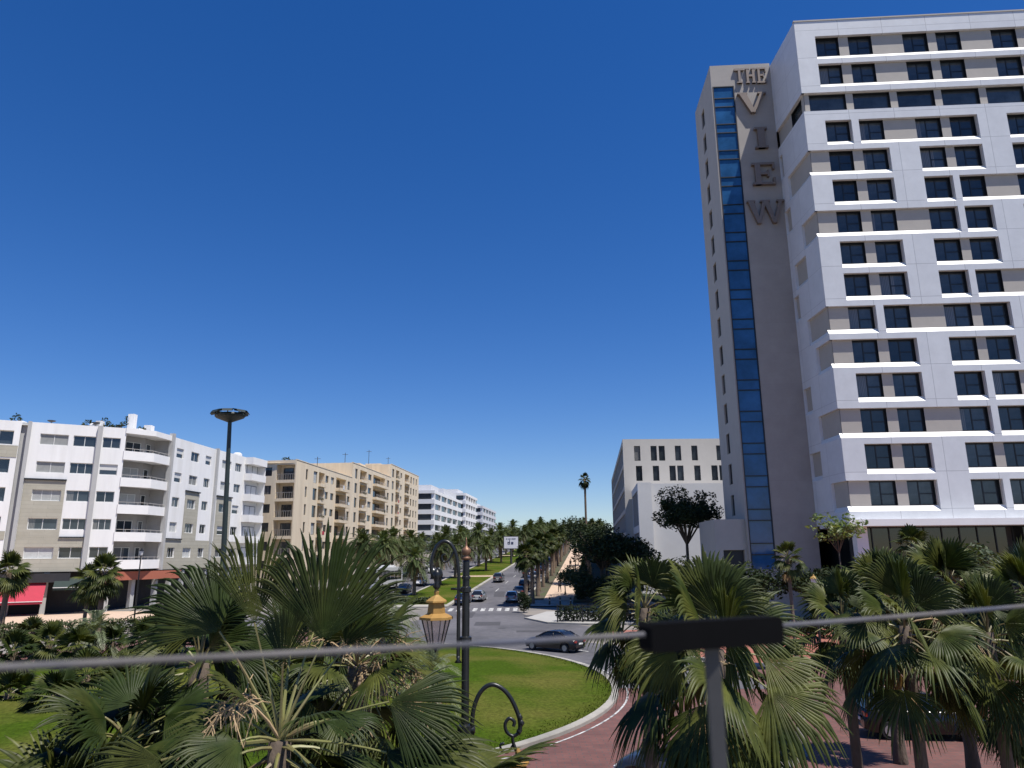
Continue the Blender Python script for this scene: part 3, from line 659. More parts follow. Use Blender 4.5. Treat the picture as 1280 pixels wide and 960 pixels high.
# ------------------------------------------------------------------ beige apartment building
B1 = Vector((-36.08, 120, 0))
bb = thing('apartment_building', 'sand beige apartment block stepping up in three roof levels along the avenue', 'building', B1)
ad, ld_ = unit((-36.08,120), (-27.05,207)); ac = (.985,-.173)
wl = MB(); bz = MB(); rng = random.Random(11)
COLS = [(4.3,5.2,'n'),(7.9,9.7,'t'),(10.4,13.3,'b'),(13.8,15.4,'w'),(16.7,18.4,'w'),(19.6,25.4,'B'),(26.3,27.8,'t'),
        (30.8,32.4,'t'),(34.2,38.9,'b'),(40,42.4,'w'),(43.8,53.6,'B'),(55.3,57,'t'),(59.6,61.4,'t'),(63.2,66.4,'b'),(67.6,69.2,'w'),
        (72.2,77.0,'b'),(78.4,79.8,'n'),(81.4,82.8,'n'),(84.6,85.8,'n')]
def blk(a0, a1, top):
    ops = []; L = []
    nfl = 6
    for c0, c1, t in COLS:
        if not a0 <= c0 < a1: continue
        for k in range(nfl):
            zf = top-3.35-3.0*k
            if zf < hz(120+c0)+2.5: continue
            if t in 'bB': ops.append((c0, c1, zf+.05, zf+2.45, 'B', 1.3)); L.append(('bal', c0, c1, zf, t))
            elif t == 'w': ops.append((c0, c1, zf+.9, zf+2.2)); L.append(('win', c0, c1, zf+.9, zf+2.2))
            elif t == 't': ops.append((c0, c1, zf+.3, zf+2.35)); L.append(('win', c0, c1, zf+.3, zf+2.35))
            else: ops.append((c0, c1, zf+.5, zf+2.3)); L.append(('win', c0, c1, zf+.5, zf+2.3))
    facade(wl, (0,0), ad, a1, 0, top, ops, .25, a_start=a0)
    for q in L:
        if q[0] == 'win': window(bb, (0,0), ad, q[1], q[2], q[3], q[4], .16, 'plain', 'darkframe', rng.choice(['glass','glass','curtain']))
        else:
            _, c0, c1, zf, t = q; b = MB(); out = .9 if t == 'B' else .45
            b.obox((0,0), ad, c0-.1, c1+.1, .01, out, zf-.15, zf+.04); b.obox((0,0), ad, c0-.1, c1+.1, out-.1, out, zf+.04, zf+.4)
            b.obox((0,0), ad, c0-.1, c0, .01, out-.1, zf+.04, zf+.4)
            bo = b.build('balcony', M['beige'], bb); r = MB(); r.obox((0,0), ad, c0, c1, out-.07, out-.03, zf+.95, zf+1.0)
            for k in range(int((c1-c0)/.5)+1): r.obox((0,0), ad, c0+.5*k, c0+.5*k+.03, out-.065, out-.035, zf+.4, zf+.95)
            r.build('railing', M['rail'], bo)
            if rng.random() < .4:
                m_ = (c0+c1)/2+rng.uniform(-.3,.3)*(c1-c0); pl_ = [(ad[0]*(m_+d)+ad[1]*(out-.25), ad[1]*(m_+d)-ad[0]*(out-.25), zf+.55) for d in (-.4,0,.45)]
                v, q = leafcloud(nr_, pl_, [.38]*3, 110, .13, 1.1); link('balcony_plant', npmesh('balcony_plant', v, q, M['leafdark']), bo)
            elif rng.random() < .3:
                m_ = c0+.5+rng.random()*max(.1, c1-c0-1.6); MB().obox((0,0), ad, m_, m_+rng.uniform(.6,1.1), out+.012, out+.03, zf+rng.uniform(.2,.5), zf+1.0).build('hung_cloth', rng.choice([M['tank'],M['awnred'],M['plate'],M['curtain']]), bo)
            w = (c1-c0)-.7; window(bb, (0,0), ad, c0+.35, c0+.35+w, zf+.06, zf+2.3, 1.22, 'band', 'darkframe', 'glass')  # doors widened so their dark glass imitates shade in the balcony recess
for a0, a1, tp in ((0,29,21.75),(29,58.5,24.85),(58.5,88,28.1)):
    blk(a0, a1, tp)
    P = lambda a, n: (ad[0]*a+ad[1]*n, ad[1]*a-ad[0]*n)
    for (A, Bq) in (((a0,0),(a0,-20)),): 
        A, Bq = P(*A), P(*Bq)
        if a0 > 0: wl.quad((*A,0),(*Bq,0),(*Bq,tp),(*A,tp))
    wl.add([(*P(a0,-.25),tp-.5),(*P(a1,0),tp-.5),(*P(a1,-20),tp-.5),(*P(a0,-20),tp-.5)], [(0,1,2,3)])
    wl.obox((0,0), ad, a0, a1, -.22, .06, tp, tp+.12)
A, Bq = (ad[0]*88, ad[1]*88), (ad[0]*88-20*ad[1], ad[1]*88+20*ad[0]); wl.quad((*A,0),(*Bq,0),(*Bq,28.1),(*A,28.1))
oc = (-6.5*ac[0], -6.5*ac[1]); opc = []
for k in range(6):
    zf = 21.75-3.35-3.05*k; opc += [(.4,2.2,zf+.75,zf+2.2), (3.0,6.3,zf+.05,zf+2.6,'B',1.6)]
oc2 = (-22*ac[0], -22*ac[1]); facade(wl, oc2, ac, 22, 0, 21.75, [(q[0]+15.5, q[1]+15.5)+tuple(q[2:]) for q in opc], .25)
for q in opc:
    if len(q) == 4: window(bb, oc, ac, q[0], q[1], q[2], q[3], .18, 'slide', 'darkframe', 'glass')
    else:
        r = MB(); r.obox(oc, ac, 3.0, 6.3, -.12, -.06, q[2]+.95, q[2]+1.0)
        for k in range(9): r.obox(oc, ac, 3.0+.41*k, 3.03+.41*k, -.11, -.07, q[2], q[2]+.95)
        r.build('railing', M['rail'], bb); window(bb, oc, ac, 3.5, 5.3, q[2]+.01, q[2]+2.1, 1.5, 'slide', 'darkframe', 'glass')
wl.build('wall', M['beige'], bb)
for a, n, w, h, z in ((52,-6,5,3.4,24.3),(24,-5,4,2.2,21.2),(66,-5,4,1.8,27.5)):
    MB().obox((0,0), ad, a, a+w, n-4, n, z, z+h).build('stair_house', M['beige'], bb)
cs = [(ad[0]*a-3, ad[1]*a, 22.) for a in (3,6,9,11,14,17,20)]; v, q = leafcloud(nr_, cs, [.9]*len(cs), 500, .22, .7); link('roof_plant', npmesh('roof_plant', v, q, M['leafdark']), bb)
for a, z in ((53,27.5),(20,21.5),(70,28),(36,24.5)): MB().tube([(ad[0]*a-4,ad[1]*a,z),(ad[0]*a-4,ad[1]*a,z+3.4)], .06, 5).tube([(ad[0]*a-4.6,ad[1]*a,z+3),(ad[0]*a-3.4,ad[1]*a,z+3)], .04, 4).build('antenna', M['steel'], bb)
bpipe = MB()

# ------------------------------------------------------------------ banded white office blocks further up the avenue
def banded(name, label, a0, a1, n0, dep, top, nfl, wcol, steps=()):
    """block along the avenue: white parapet bands between dark glazing"""
    X0, Y0 = -36.08+ad[0]*a0+ad[1]*n0, 120+ad[1]*a0-ad[0]*n0; g = hz(Y0)
    t = thing(name, label, 'building', (X0, Y0, g)); L = a1-a0; H_ = top-g; fh = 3.2
    zs = [H_-fh*(k+1) for k in range(nfl)]
    pc = (-ad[1], ad[0])
    core = MB(); core.obox((0,0), ad, .25, L-.25, -dep+.25, -.45, -5, H_-.4); core.build('wall', M['greyw'], t)
    bn = MB()
    for z in zs + [H_]:
        bn.obox((0,0), ad, 0, L, -.44, 0, z-.65, z+.75 if z < H_ else z+.3)
        bn.obox((-dep*ad[1], dep*ad[0]), (ad[1], -ad[0]), 0, dep-.004, .002, .4, z-.65, z+.75 if z < H_ else z+.3)
    for a in [L*k/5 for k in range(1,5)]: bn.obox((0,0), ad, a-.3, a+.3, -.44, .1, 0, H_)
    bn.obox((0,0), ad, -.05, .6, -1.0, .06, -4, H_+.31)
    bn.build('parapet_band', M[wcol], t)
    for z in zs[:5]:
        for k in range(5): window(t, (0,0), ad, L*k/5+.5, L*(k+1)/5-.5, z+.8, z+fh-.7, .35, 'band', 'darkframe', 'glass')
        window(t, (-dep*ad[1], dep*ad[0]), (ad[1], -ad[0]), .6, dep-1.2, z+.8, z+fh-.7, -.15, 'band', 'darkframe', 'glass')
    rf = MB()
    for s in steps: rf.obox((0,0), ad, s[0], s[1], -dep+2, -s[3], H_, H_+s[2])
    rf.obox((0,0), ad, 0.02, L-.02, -dep+.1, -.1, H_-.1, H_+.02)
    rf.build('roof', M['greyw'], t); return t
banded('office_building', 'white office block with dark ribbon windows beyond the beige flats', 108, 158, 0.5, 13, 25.6, 6, 'whitebal', [(8,20,2.8,3),(24,48,3.0,2)])
banded('office_building', 'second pale banded block, farther up the avenue behind palms', 166, 196, .5, 14, 29.5, 6, 'whitebal', [(4,16,2.2,4)])
banded('office_building', 'small pale block farthest up the left side of the avenue', 212, 260, .5, 16, 27.5, 5, 'greyw', [(5,20,2.,4)])

# ------------------------------------------------------------------ grey building on the right
B2 = Vector((17.73, 115, 0))
gb = thing('grey_building', 'grey modern building with narrow slit windows above a plain white front block', 'building', B2)
wl = MB(); opsr = []
for a in (1.8,4.45,5.75,8.35,11.0,15.0,18,20.6,23): opsr.append((a, a+.98, 20.5, 22.9))
for a in (1.95,4.65,7.3,8.55,11.25,14.0,15.25,19): opsr.append((a, a+1., 17.3, 19.7))
facade(wl, (0,0), (1,0), 26, 0, 24.0, opsr, .3)
dd = unit((0,0), (.105,.995))[0]; di = (-dd[0], -dd[1]); Ls = 66.; far = (dd[0]*Ls, dd[1]*Ls)
sops = []
for k in range(5):
    zb = 20.2-3.6*k; sops.append((.6, Ls-.8, zb, zb+2.9, '', .6))
facade(wl, far, di, Ls, 0, 24.0, sops, .6)
wl.add([(0,0,23.5),(26,0,23.5),(26+far[0],far[1],23.5),(far[0],far[1],23.5)], [(0,1,2,3)]); wl.quad((far[0],far[1],0),(26+far[0],far[1],0),(26+far[0],far[1],24),(far[0],far[1],24))
wl.build('wall', M['grey'], gb)
for q in opsr: window(gb, (0,0), (1,0), q[0], q[1], q[2], q[3], .22, 'plain', 'darkframe', 'glass')
for q in sops:
    lv = MB(); lv.obox(far, di, q[0], q[1], -.6, -.5, q[2], q[3])
    for k in range(90): a = q[0]+.3+k*.71; lv.obox(far, di, a, a+.16, -.5, -.12, q[2]+.003, q[3]-.003)
    lv.build('louvre', M['louvre'], gb)
# white front block
W0 = (at(797,610,100).x-B2.x, -15.); wbk = MB(); 
facade(wbk, W0, (1,0), 1.9, 0, 15.6, [], .2)
ax_w = di; Lw = 14.8; farw = (W0[0]+dd[0]*Lw, W0[1]+dd[1]*Lw); opw = [(.8, Lw-1.2, 4.3, 8.9, '', .6), (.8, Lw-1.2, 9.9, 14.6, '', .6)]
facade(wbk, farw, di, Lw, 0, 15.6, opw, .6)
facade(wbk, (W0[0]+1.9, W0[1]+1.2), (1,0), 15.5, 0, 15.55, [], .2); wbk.quad((W0[0]+1.9,W0[1],0),(W0[0]+1.9,W0[1]+1.2,0),(W0[0]+1.9,W0[1]+1.2,15.6),(W0[0]+1.9,W0[1],15.6))
wbk.add([(W0[0],W0[1],15.5),(W0[0]+1.9,W0[1],15.5),(W0[0]+1.9,W0[1]+1.2,15.5),(W0[0]+17.4,W0[1]+1.2,15.5),(W0[0]+17.4,0,15.5),(farw[0],farw[1],15.5)], [(0,1,2,3,4,5)])
wbk.build('front_block', M['greyw'], gb)
for q in opw:
    lv = MB(); lv.obox(farw, di, q[0], q[1], -.6, -.5, q[2], q[3])
    for k in range(16): a = q[0]+.3+k*.78; lv.obox(farw, di, a, a+.2, -.5, -.1, q[2]+.003, q[3]-.003)
    lv.build('louvre', M['louvre'], gb)
MB().obox((W0[0]+1.9,W0[1]+1.2), (1,0), 11.2, 12.6, .01, .5, 8.0, 8.6).build('air_conditioner', M['tank'], gb)
# ------------------------------------------------------------------ palms and trees
def nrm(a): return a/np.maximum(np.linalg.norm(a, axis=-1, keepdims=True), 1e-9)
def fan_blade(rg, base, T, S, Nn, L, nseg, spread, sag, fold=.5, cup=.12, ragged=.5, jf=.58):
    tt = np.array([.03,.5*jf,jf,jf+.33*(1-jf),jf+.67*(1-jf),1.]) if nseg > 20 else np.array([.03,jf,jf+.5*(1-jf),1.])
    phi = np.linspace(-spread, spread, nseg) + rg.normal(0, .012, nseg)
    l = L*(1-.22*(np.abs(phi)/spread)**2)*rg.uniform(.9, 1.06, nseg)
    dphi = 2*spread/(nseg-1)
    r = l[:,None]*tt[None]
    dr = np.sin(phi)[:,None]*S + np.cos(phi)[:,None]*T; pr = np.cos(phi)[:,None]*S - np.sin(phi)[:,None]*T
    c = base + r[...,None]*dr[:,None] - (cup*np.sin(phi)**2)[:,None,None]*r[...,None]*Nn
    w = np.minimum(r, jf*l[:,None])*dphi*.56
    taper = np.clip((1-tt)/(1-jf), 0, 1)**.7; w = w*np.where(tt > jf+1e-6, taper, 1.)[None]; w[:,-1] = .0015
    sg = sag*rg.uniform(.45, 1.5, nseg)
    c[...,2] -= sg[:,None]*l[:,None]*np.clip(tt-jf+.1, 0, 1)[None]**1.8*(.95/(1.1-jf)**1.8)*.55
    c += (rg.normal(0, .02*ragged, (nseg,1,3))*L)*np.clip(tt-.5, 0, 1)[None,:,None]*2
    e1 = c + w[...,None]*pr[:,None] - (fold*w)[...,None]*Nn; e2 = c - w[...,None]*pr[:,None] - (fold*w)[...,None]*Nn
    ridge = c + (fold*w)[...,None]*Nn
    v = np.stack([e1, ridge, e2], 2); nt = len(tt)
    idx = np.arange(nseg*nt*3).reshape(nseg, nt, 3)
    q = np.concatenate([np.stack([idx[:,:-1,k], idx[:,:-1,k+1], idx[:,1:,k+1], idx[:,1:,k]], -1).reshape(-1,4) for k in (0,1)])
    return v.reshape(-1,3), q
def frame_of(az, el, drop, roll):
    d0 = np.array([math.cos(az)*math.cos(el), math.sin(az)*math.cos(el), math.sin(el)])
    T = nrm(d0 - np.array([0,0,2*drop])); S = np.array([math.sin(az), -math.cos(az), 0.]); N = np.cross(S, T)
    if N[2] < 0 and el > 0: pass
    c, s = math.cos(roll), math.sin(roll); S2 = c*S + s*N; N2 = np.cross(S2, T); return d0, T, S2, N2
def fan_palm(name, label, seed, H_, n, pet, L, loc=(0,0,0), nseg=34, e0=88, e1=-50, spread=R(92), sag=.45, dead=6, flowers=0, rt=.16, leaf='fan', group=None, cat='palm tree', lean=(0,0), ragged=.5, rollmax=.7, pw=1., jf=.6, faced=0., bark='trunk', fans=()):
    rg = np.random.default_rng(seed); t = thing(name, label, cat, loc, 0, group)
    V = []; Q = []; o = 0; pm = MB(); top = np.array([lean[0], lean[1], H_])
    az = rg.uniform(0, 6)
    for i in range(n):
        f = i/max(1, n-1); az += 2.39996 + rg.normal(0, .12); el = R(e0+(e1-e0)*f**pw) + rg.normal(0, .1)
        el = min(el, R(87)); drop = (.16+.22*math.cos(el))*rg.uniform(.6, 1.2); p = pet*rg.uniform(.8, 1.15)*(.8+.3*f)
        d0, T, S, N = frame_of(az, el, drop*.8, rg.normal(0, rollmax*.5))
        if faced and el > R(15):
            g = np.array([.25,-1.,.35]); N0 = np.cross(np.array([math.sin(az),-math.cos(az),0.]), T); S0 = np.array([math.sin(az),-math.cos(az),0.])
            r0 = math.atan2(float(g@N0)*0-float(g@S0), float(g@N0)); r0 = r0*faced + rg.normal(0, .3); c_, s_ = math.cos(r0), math.sin(r0); S = c_*S0 + s_*N0; N = np.cross(S, T)
        ts = np.linspace(0, 1, 5); pts = top + d0*.06 + (ts*p)[:,None]*d0 - np.array([0,0,1.])*(drop*p*ts**2)[:,None]
        pts[:,2] -= .25*f
        if nseg > 12: pm.tube([tuple(x) for x in pts], [.022,.017,.014,.012,.009], 4, False)
        v, q = fan_blade(rg, pts[-1], T, S, N, L*rg.uniform(.85, 1.1), nseg, spread*rg.uniform(.85, 1.05), sag*(1.15-.6*max(0, math.sin(el))), ragged=ragged, jf=min(.8, jf*rg.uniform(.9, 1.1)))
        V.append(v); Q.append(q+o); o += len(v)
    for al, p, be, Lb, sp, dy, g, jj in fans:          # the few big fans one can tell apart
        d0 = nrm(np.array([math.sin(R(al)), dy, math.cos(R(al))])); T = nrm(np.array([math.sin(R(be)), dy*.4, math.cos(R(be))])); g = np.array(g, float)
        N = nrm(g - (g@T)*T); S = np.cross(T, N); ts = np.linspace(0, 1, 7); b1 = top + d0*p; pts = top + (ts*p)[:,None]*d0 + ((ts*(1-ts)*.12*p)[:,None])*np.array([0,0,1.])
        pm.tube([tuple(x) for x in pts], [.024,.02,.017,.014,.012,.011,.01], 5, False)
        v, q = fan_blade(rg, pts[-1], T, S, N, Lb, nseg, R(sp), .3, ragged=.7, jf=jj, cup=.22, fold=.75); V.append(v); Q.append(q+o); o += len(v)
    link('crown', npmesh('crown', np.concatenate(V), np.concatenate(Q), M[leaf]), t)
    if nseg > 12: pm.build('petioles', M['petiole'], t)
    if dead:
        V = []; Q = []; o = 0
        for i in range(dead):
            az += 2.39996; el = R(rg.uniform(-84, -58)); d0, T, S, N = frame_of(az, el, .02, rg.normal(0, .4))
            b = top + np.array([0,0,-.25-.5*rg.uniform()]) + d0*pet*.6; v, q = fan_blade(rg, b, T, S, N, L*.85, max(8, nseg//2), R(55), .25, fold=.6); V.append(v); Q.append(q+o); o += len(v)
        link('dead_fronds', npmesh('dead_fronds', np.concatenate(V), np.concatenate(Q), M['skirt']), t)
    if flowers:
        fm = MB()
        for i in range(flowers):
            a = rg.uniform(0, 6.28); el = R(rg.uniform(15, 60)); d = np.array([math.cos(a)*math.cos(el), math.sin(a)*math.cos(el), math.sin(el)])
            ts = np.linspace(0, 1, 7); l = (pet+L)*rg.uniform(.75, 1.1); pts = top + (ts*l)[:,None]*d - np.array([0,0,1.])*(.75*l*ts**2.2)[:,None]
            fm.tube([tuple(x) for x in pts], [.016,.014,.012,.01,.008,.006,.004], 4, False)
            for k in range(46):
                u = rg.uniform(.35, 1.); p = top + u*l*d - np.array([0,0,.75*l*u**2.2]); e = p + rg.normal(0, .12, 3)*np.array([1,1,1.]) - np.array([0,0,.1]); m_ = (p+e)/2+np.array([0,0,.03])
                fm.tube([tuple(p), tuple(m_), tuple(e)], [.007,.006,.004], 3, False)
        fm.build('flower_stalk', M['flower'], t)
    k = 14; prof = [(tuple(np.array([0,0,-.3]) + (top-np.array([0,0,-.3]))*(j/(k-1)))) for j in range(k)]
    rad = [rt*(1.35-.45*min(1, j/4)+.06*(j % 2)) for j in range(k)]; rad[-1] *= .9
    MB().tube(prof, rad, 10).build('trunk', M[bark], t, smooth=True)
    return t
def feather_palm(name, label, seed, H_, n, L, loc=(0,0,0), nl=24, e0=82, e1=-38, rt=.2, leaf='feather', group=None, cat='palm tree', dead=5, ll=.5, wl_=.03, droop=.75):
    rg = np.random.default_rng(seed); t = thing(name, label, cat, loc, 0, group); V = []; Q = []; DV = []; DQ = []; az = 0.
    def frond(az, el, l, VV, QQ):
        d0 = np.array([math.cos(az)*math.cos(el), math.sin(az)*math.cos(el), math.sin(el)]); dr = droop*rg.uniform(.7, 1.2)*(.5+.5*math.cos(el))
        ts = np.linspace(0, 1, 9); P = np.array([0,0,H_]) + (ts*l)[:,None]*d0 - np.array([0,0,1.])*(dr*l*ts**2)[:,None]*.8
        S = np.array([math.sin(az), -math.cos(az), 0.])
        r = .03*(1-ts*.8); a = P + S*r[:,None]; b = P - S*r[:,None]; o = sum(len(x) for x in VV); v = np.stack([a, b], 1).reshape(-1,3); i = np.arange(8)*2
        VV.append(v); QQ.append(np.stack([i, i+1, i+3, i+2], 1)+o)
        tl = np.linspace(.12, .99, nl); bp = np.stack([np.interp(tl, ts, P[:,k]) for k in range(3)], 1); T = nrm(np.stack([np.interp(tl, ts, np.gradient(P[:,k], ts)) for k in range(3)], 1))
        for s in (-1, 1):
            N = np.cross(np.broadcast_to(S, T.shape), T); D = nrm(T*.75 + s*S*.75 + N*rg.uniform(.1, .45, (nl,1))); le = ll*(np.sin(PI*(.18+.78*tl))**.7)*rg.uniform(.85, 1.15, nl)
            mid = bp + D*(le*.5)[:,None]; tip = bp + D*le[:,None]; tip[:,2] -= le*.3; W = nrm(np.cross(D, N))*wl_
            v = np.stack([bp, mid+W, tip, mid-W], 1).reshape(-1,3); o = sum(len(x) for x in VV); VV.append(v); QQ.append(np.arange(4*nl).reshape(-1,4)+o)
    for i in range(n):
        f = i/(n-1); az += 2.39996; frond(az, R(e0+(e1-e0)*f**.9)+rg.normal(0, .07), L*rg.uniform(.85, 1.1), V, Q)
    link('crown', npmesh('crown', np.concatenate(V), np.concatenate(Q), M[leaf]), t)
    if dead:
        for i in range(dead): az += 2.39996; frond(az, R(rg.uniform(-75, -50)), L*.75, DV, DQ)
        link('dead_fronds', npmesh('dead_fronds', np.concatenate(DV), np.concatenate(DQ), M['skirt']), t)
    k = 9; MB().tube([(0,0,-.3+(H_+.25)*j/(k-1)) for j in range(k)], [rt*(1.3-.3*min(1, j/2)+.05*(j % 2)) for j in range(k)], 9).build('trunk', M['trunk'], t, smooth=True)
    return t
PROTO = {}
def place(key, make, loc, rot, label, group, scale=1.):
    if key not in PROTO:
        o = make(); PROTO[key] = o; o.location = loc; o.rotation_euler = (0,0,rot); o.scale = (scale,)*3; o['label'] = label; o['group'] = group; return o
    return dup(PROTO[key], loc, rot, label, group, (scale,)*3)
ORD = ['nearest','second','third','fourth','fifth','sixth','seventh','eighth','ninth','tenth']
mk_f = [lambda k=k: feather_palm('palm_tree', '', 100+k, 4.9+.5*k, 46, 3.1, nl=28, ll=.72, wl_=.045, dead=9, rt=.24) for k in range(4)]
mk_w = [lambda k=k: fan_palm('palm_tree', '', 200+k, 5.6+.3*k, 34, .7, .92, nseg=15, e0=85, e1=-50, dead=9, sag=.5, rt=.23, leaf='fand') for k in range(3)]
def row(tagname, positions, protos, group, labelf, farlabel, smin=.85, smax=1.15, seed=1):
    r = random.Random(seed)
    for i, (x, y, z) in enumerate(positions):
        k = r.randrange(len(protos)); lab = labelf(ORD[i]) if i < len(ORD) else farlabel
        place(tagname+str(k), protos[k], (x, y, z), r.uniform(0, 6.28), lab, group, r.uniform(smin, smax))
def onroad(s, y): return (RX(s)(y), y, hz(y)+.1)
rr = random.Random(21)
row('f', [onroad(-6.6+rr.uniform(-.5,.5), y) for y in [99,113,126,140,155,170,186,202,220,240,262,285,315,355,395]], mk_f, 'palms on the grass median',
    lambda o: o+' feathery palm from the front on the left kerb of the median', 'far feathery palm on the left kerb of the median, small against the sky', seed=2)
row('f', [onroad(-3.2+rr.uniform(-.6,.6), y) for y in [142,166,192,216,240,262,290,325]], mk_f, 'palms on the grass median',
    lambda o: o+' feathery palm from the front along the middle of the grass median', 'far feathery palm along the middle of the grass median', seed=3)
row('f', [onroad(-2.3+rr.uniform(-.4,.4), y) for y in [236,262,296,335,375,405]], mk_f, 'palms on the grass median',
    lambda o: o+' feathery palm from the front along the right kerb of the grass median', 'far feathery palm on the right kerb of the median', seed=4)
row('f', [(RX(-20)(y)+rr.uniform(-1,1), y, hz(y)) for y in [116,122,127,131,136,144,150,156,164,170,178,184,190,202,208,215,230]], mk_f, 'palms before the left buildings',
    lambda o: o+' palm from the roundabout in the line before the beige and white buildings', 'far palm in the line before the left hand buildings', seed=5)
row('w', [onroad(9.5+rr.uniform(-.25,.25), y) for y in [88.5,96.5]+[102.5+6.6*k for k in range(30)]], mk_w, 'palms along the walkway kerb',
    lambda o: o+' palm in the close row between the road and the tan walkway', 'far palm in the close row beside the tan walkway', .95, 1.12, seed=6)
place('w0', mk_w[0], onroad(8.95, 86.6+.0), 1., 'palm at the very front of the walkway row, leaning close beside another trunk', 'palms along the walkway kerb', 1.05)
row('w', [onroad(16.5+rr.uniform(-1,1), y) for y in [128+13*k for k in range(14)]], mk_w, 'palms right of the walkway',
    lambda o: o+' palm on the right side of the tan walkway behind the dark trees', 'far palm on the right side of the tan walkway', .9, 1.2, seed=7)
row('f', [(RX(s)(y), y, hz(y)) for s, y in ((1,436),(8,440),(-6,436),(13,433),(-13,437),(18,430),(-19,440),(4,452),(-9,455),(11,456),(24,440),(22,410),(20,370))], mk_f, 'palms at the top of the hill',
    lambda o: o+' of the palms closing the view at the top of the avenue', 'palm at the top of the avenue', 1.0, 1.5, seed=8)
# tall slender palm above the trees
p = on(734, 150); z0 = p.z
tp = fan_palm('tall_palm', 'very tall slender palm with a tiny crown rising alone above the dark trees', 401, at(734,598,150).z-z0, 26, .7, .9, p, nseg=14, e0=88, e1=-80, dead=10, rt=.24, leaf='fand', sag=.8)
for i, (px, py, Y) in enumerate(((741,651,215),(749,652,222))):
    p = on(px, Y); fan_palm('palm_tree', ['palm silhouette just right of the tall slender palm trunk','slightly lower palm silhouette, right one of the pair by the tall trunk'][i], 410+i, at(px,py+4,Y).z-p.z, 24, .9, 1.0, p, nseg=13, e0=85, e1=-55, dead=6, rt=.22, leaf='fand', group='palms right of the walkway')
# ---- near Washingtonia palms, each with its own crown
def near(label, px, py, Y, seed, n, pet, L, **k):
    p = at(px, py, Y); g = 0.
    return fan_palm('fan_palm', label, seed, p.z-g, n, pet, L, (p.x, Y, g), group=k.pop('group', 'fan palms in the foreground'), **k)
near('largest foreground fan palm, left of the ornate lamp, with broad upright fans', 350, 925, 8., 11, 26, .7, .75, nseg=44, e0=48, e1=-62, sag=.6, dead=8, flowers=2, rt=.13, ragged=.8, rollmax=.9, spread=R(74), leaf='fand', jf=.62, bark='trunkd',
     fans=[(21,1.02,5,1.36,54,.1,(.25,-1,.3),.74),(-18,1.2,-7,1.12,36,.05,(.5,-1,.2),.72),(-36,1.3,-44,1.05,56,.1,(.2,-1,.4),.74),(8,1.15,14,1.15,48,.55,(-.3,-1,.1),.7),(0,.75,-3,.75,44,-.1,(-.4,-1,.2),.62),(32,1.1,28,.8,46,.45,(.1,-1,.4),.7),(-8,1.25,-24,.85,50,.7,(.4,-1,.3),.7),
           (92,1.2,88,1.1,56,-.3,(.1,-.3,1),.74),(70,1.3,104,.9,56,-.3,(.2,-.9,.5),.7),(-95,1.1,-120,.95,58,-.35,(-.1,-1,.5),.7),(120,.9,150,.85,56,-.4,(.2,-1,.4),.68)])
near('fan palm close behind the largest one, its dark fans filling the gap at left', 250, 830, 11., 25, 24, .6, .8, nseg=32, e0=85, e1=-50, sag=.5, dead=4, leaf='fand', faced=.7, bark='trunkd')
near('fan palm behind the right shoulder of the largest one', 385, 815, 13.5, 26, 26, .6, .8, nseg=32, e0=85, e1=-55, sag=.5, dead=5, leaf='fand', faced=.6, bark='trunkd')
near('foreground fan palm with straw coloured flower stalks, between the largest palm and the lamp', 447, 832, 11.5, 12, 28, .8, .82, jf=.55, nseg=36, e0=70, e1=-60, sag=.6, dead=6, flowers=10)
near('dark foreground fan palm at lower left in the shade of the largest palm', 160, 925, 9.5, 13, 26, .6, .78, faced=.3, jf=.55, bark='trunkd', nseg=36, e0=72, e1=-45, sag=.5, dead=4, leaf='fand')
near('fan palm cut by the bottom left corner, only its upper fans showing', 75, 1055, 9., 14, 26, .8, .9, nseg=36, e0=80, e1=-40, sag=.5, dead=3)
near('fan palm low under the bottom edge beneath the ornate lamp', 545, 1015, 8.6, 22, 30, .9, .9, nseg=36, e0=42, e1=-40, sag=.35, dead=2)
near('foreground fan palm behind the black railing cap, one fan upright and others drooping', 893, 812, 10.5, 15, 25, .72, .92, nseg=42, e0=88, e1=-62, sag=.6, dead=5, rt=.15, flowers=1, jf=.66, faced=.8, bark='trunkd')
near('fan palm right of the railing post, in front of the parked black car', 1130, 782, 13., 16, 22, .62, .8, nseg=36, jf=.66, faced=.7, bark='trunkd', rt=.11, e0=88, e1=-42, sag=.6, dead=2, flowers=1)
near('fan palm at the right edge with its dark trunk in view', 1234, 790, 13.4, 17, 24, .62, .82, nseg=36, faced=.6, bark='trunkd', rt=.11, e0=85, e1=-50, sag=.6, dead=3)
near('fan palm cut by the right edge under the tower canopy', 1285, 748, 17., 18, 30, .65, .9, faced=.6, bark='trunkd', nseg=32, e0=88, e1=-60, sag=.55, dead=5)
near('fan palm behind and above the right hand group, under the second lantern', 1185, 735, 19., 19, 30, .7, .95, faced=.6, bark='trunkd', nseg=32, e0=88, e1=-55, sag=.5, dead=5)
near('fan palm standing between the railing post and the right hand group', 1052, 770, 17.5, 20, 22, .6, .8, rt=.12, faced=.6, bark='trunkd', nseg=32, e0=84, e1=-62, sag=.6, dead=5)
near('fan palm behind the railing cap on its left, pale in the sun', 806, 760, 17., 21, 26, .7, .85, faced=.6, bark='trunkd', nseg=32, e0=80, e1=-62, sag=.6, dead=5)
near('fan palm at the right end, low and dark over the red paving', 1270, 865, 15.5, 23, 20, .55, .65, nseg=32, e0=80, e1=-62, sag=.6, dead=5, leaf='fand')
near('fan palm deeper in the right hand group, below the young tree', 1100, 738, 23., 24, 28, .75, .95, faced=.6, bark='trunkd', nseg=24, e0=86, e1=-60, sag=.55, dead=5)
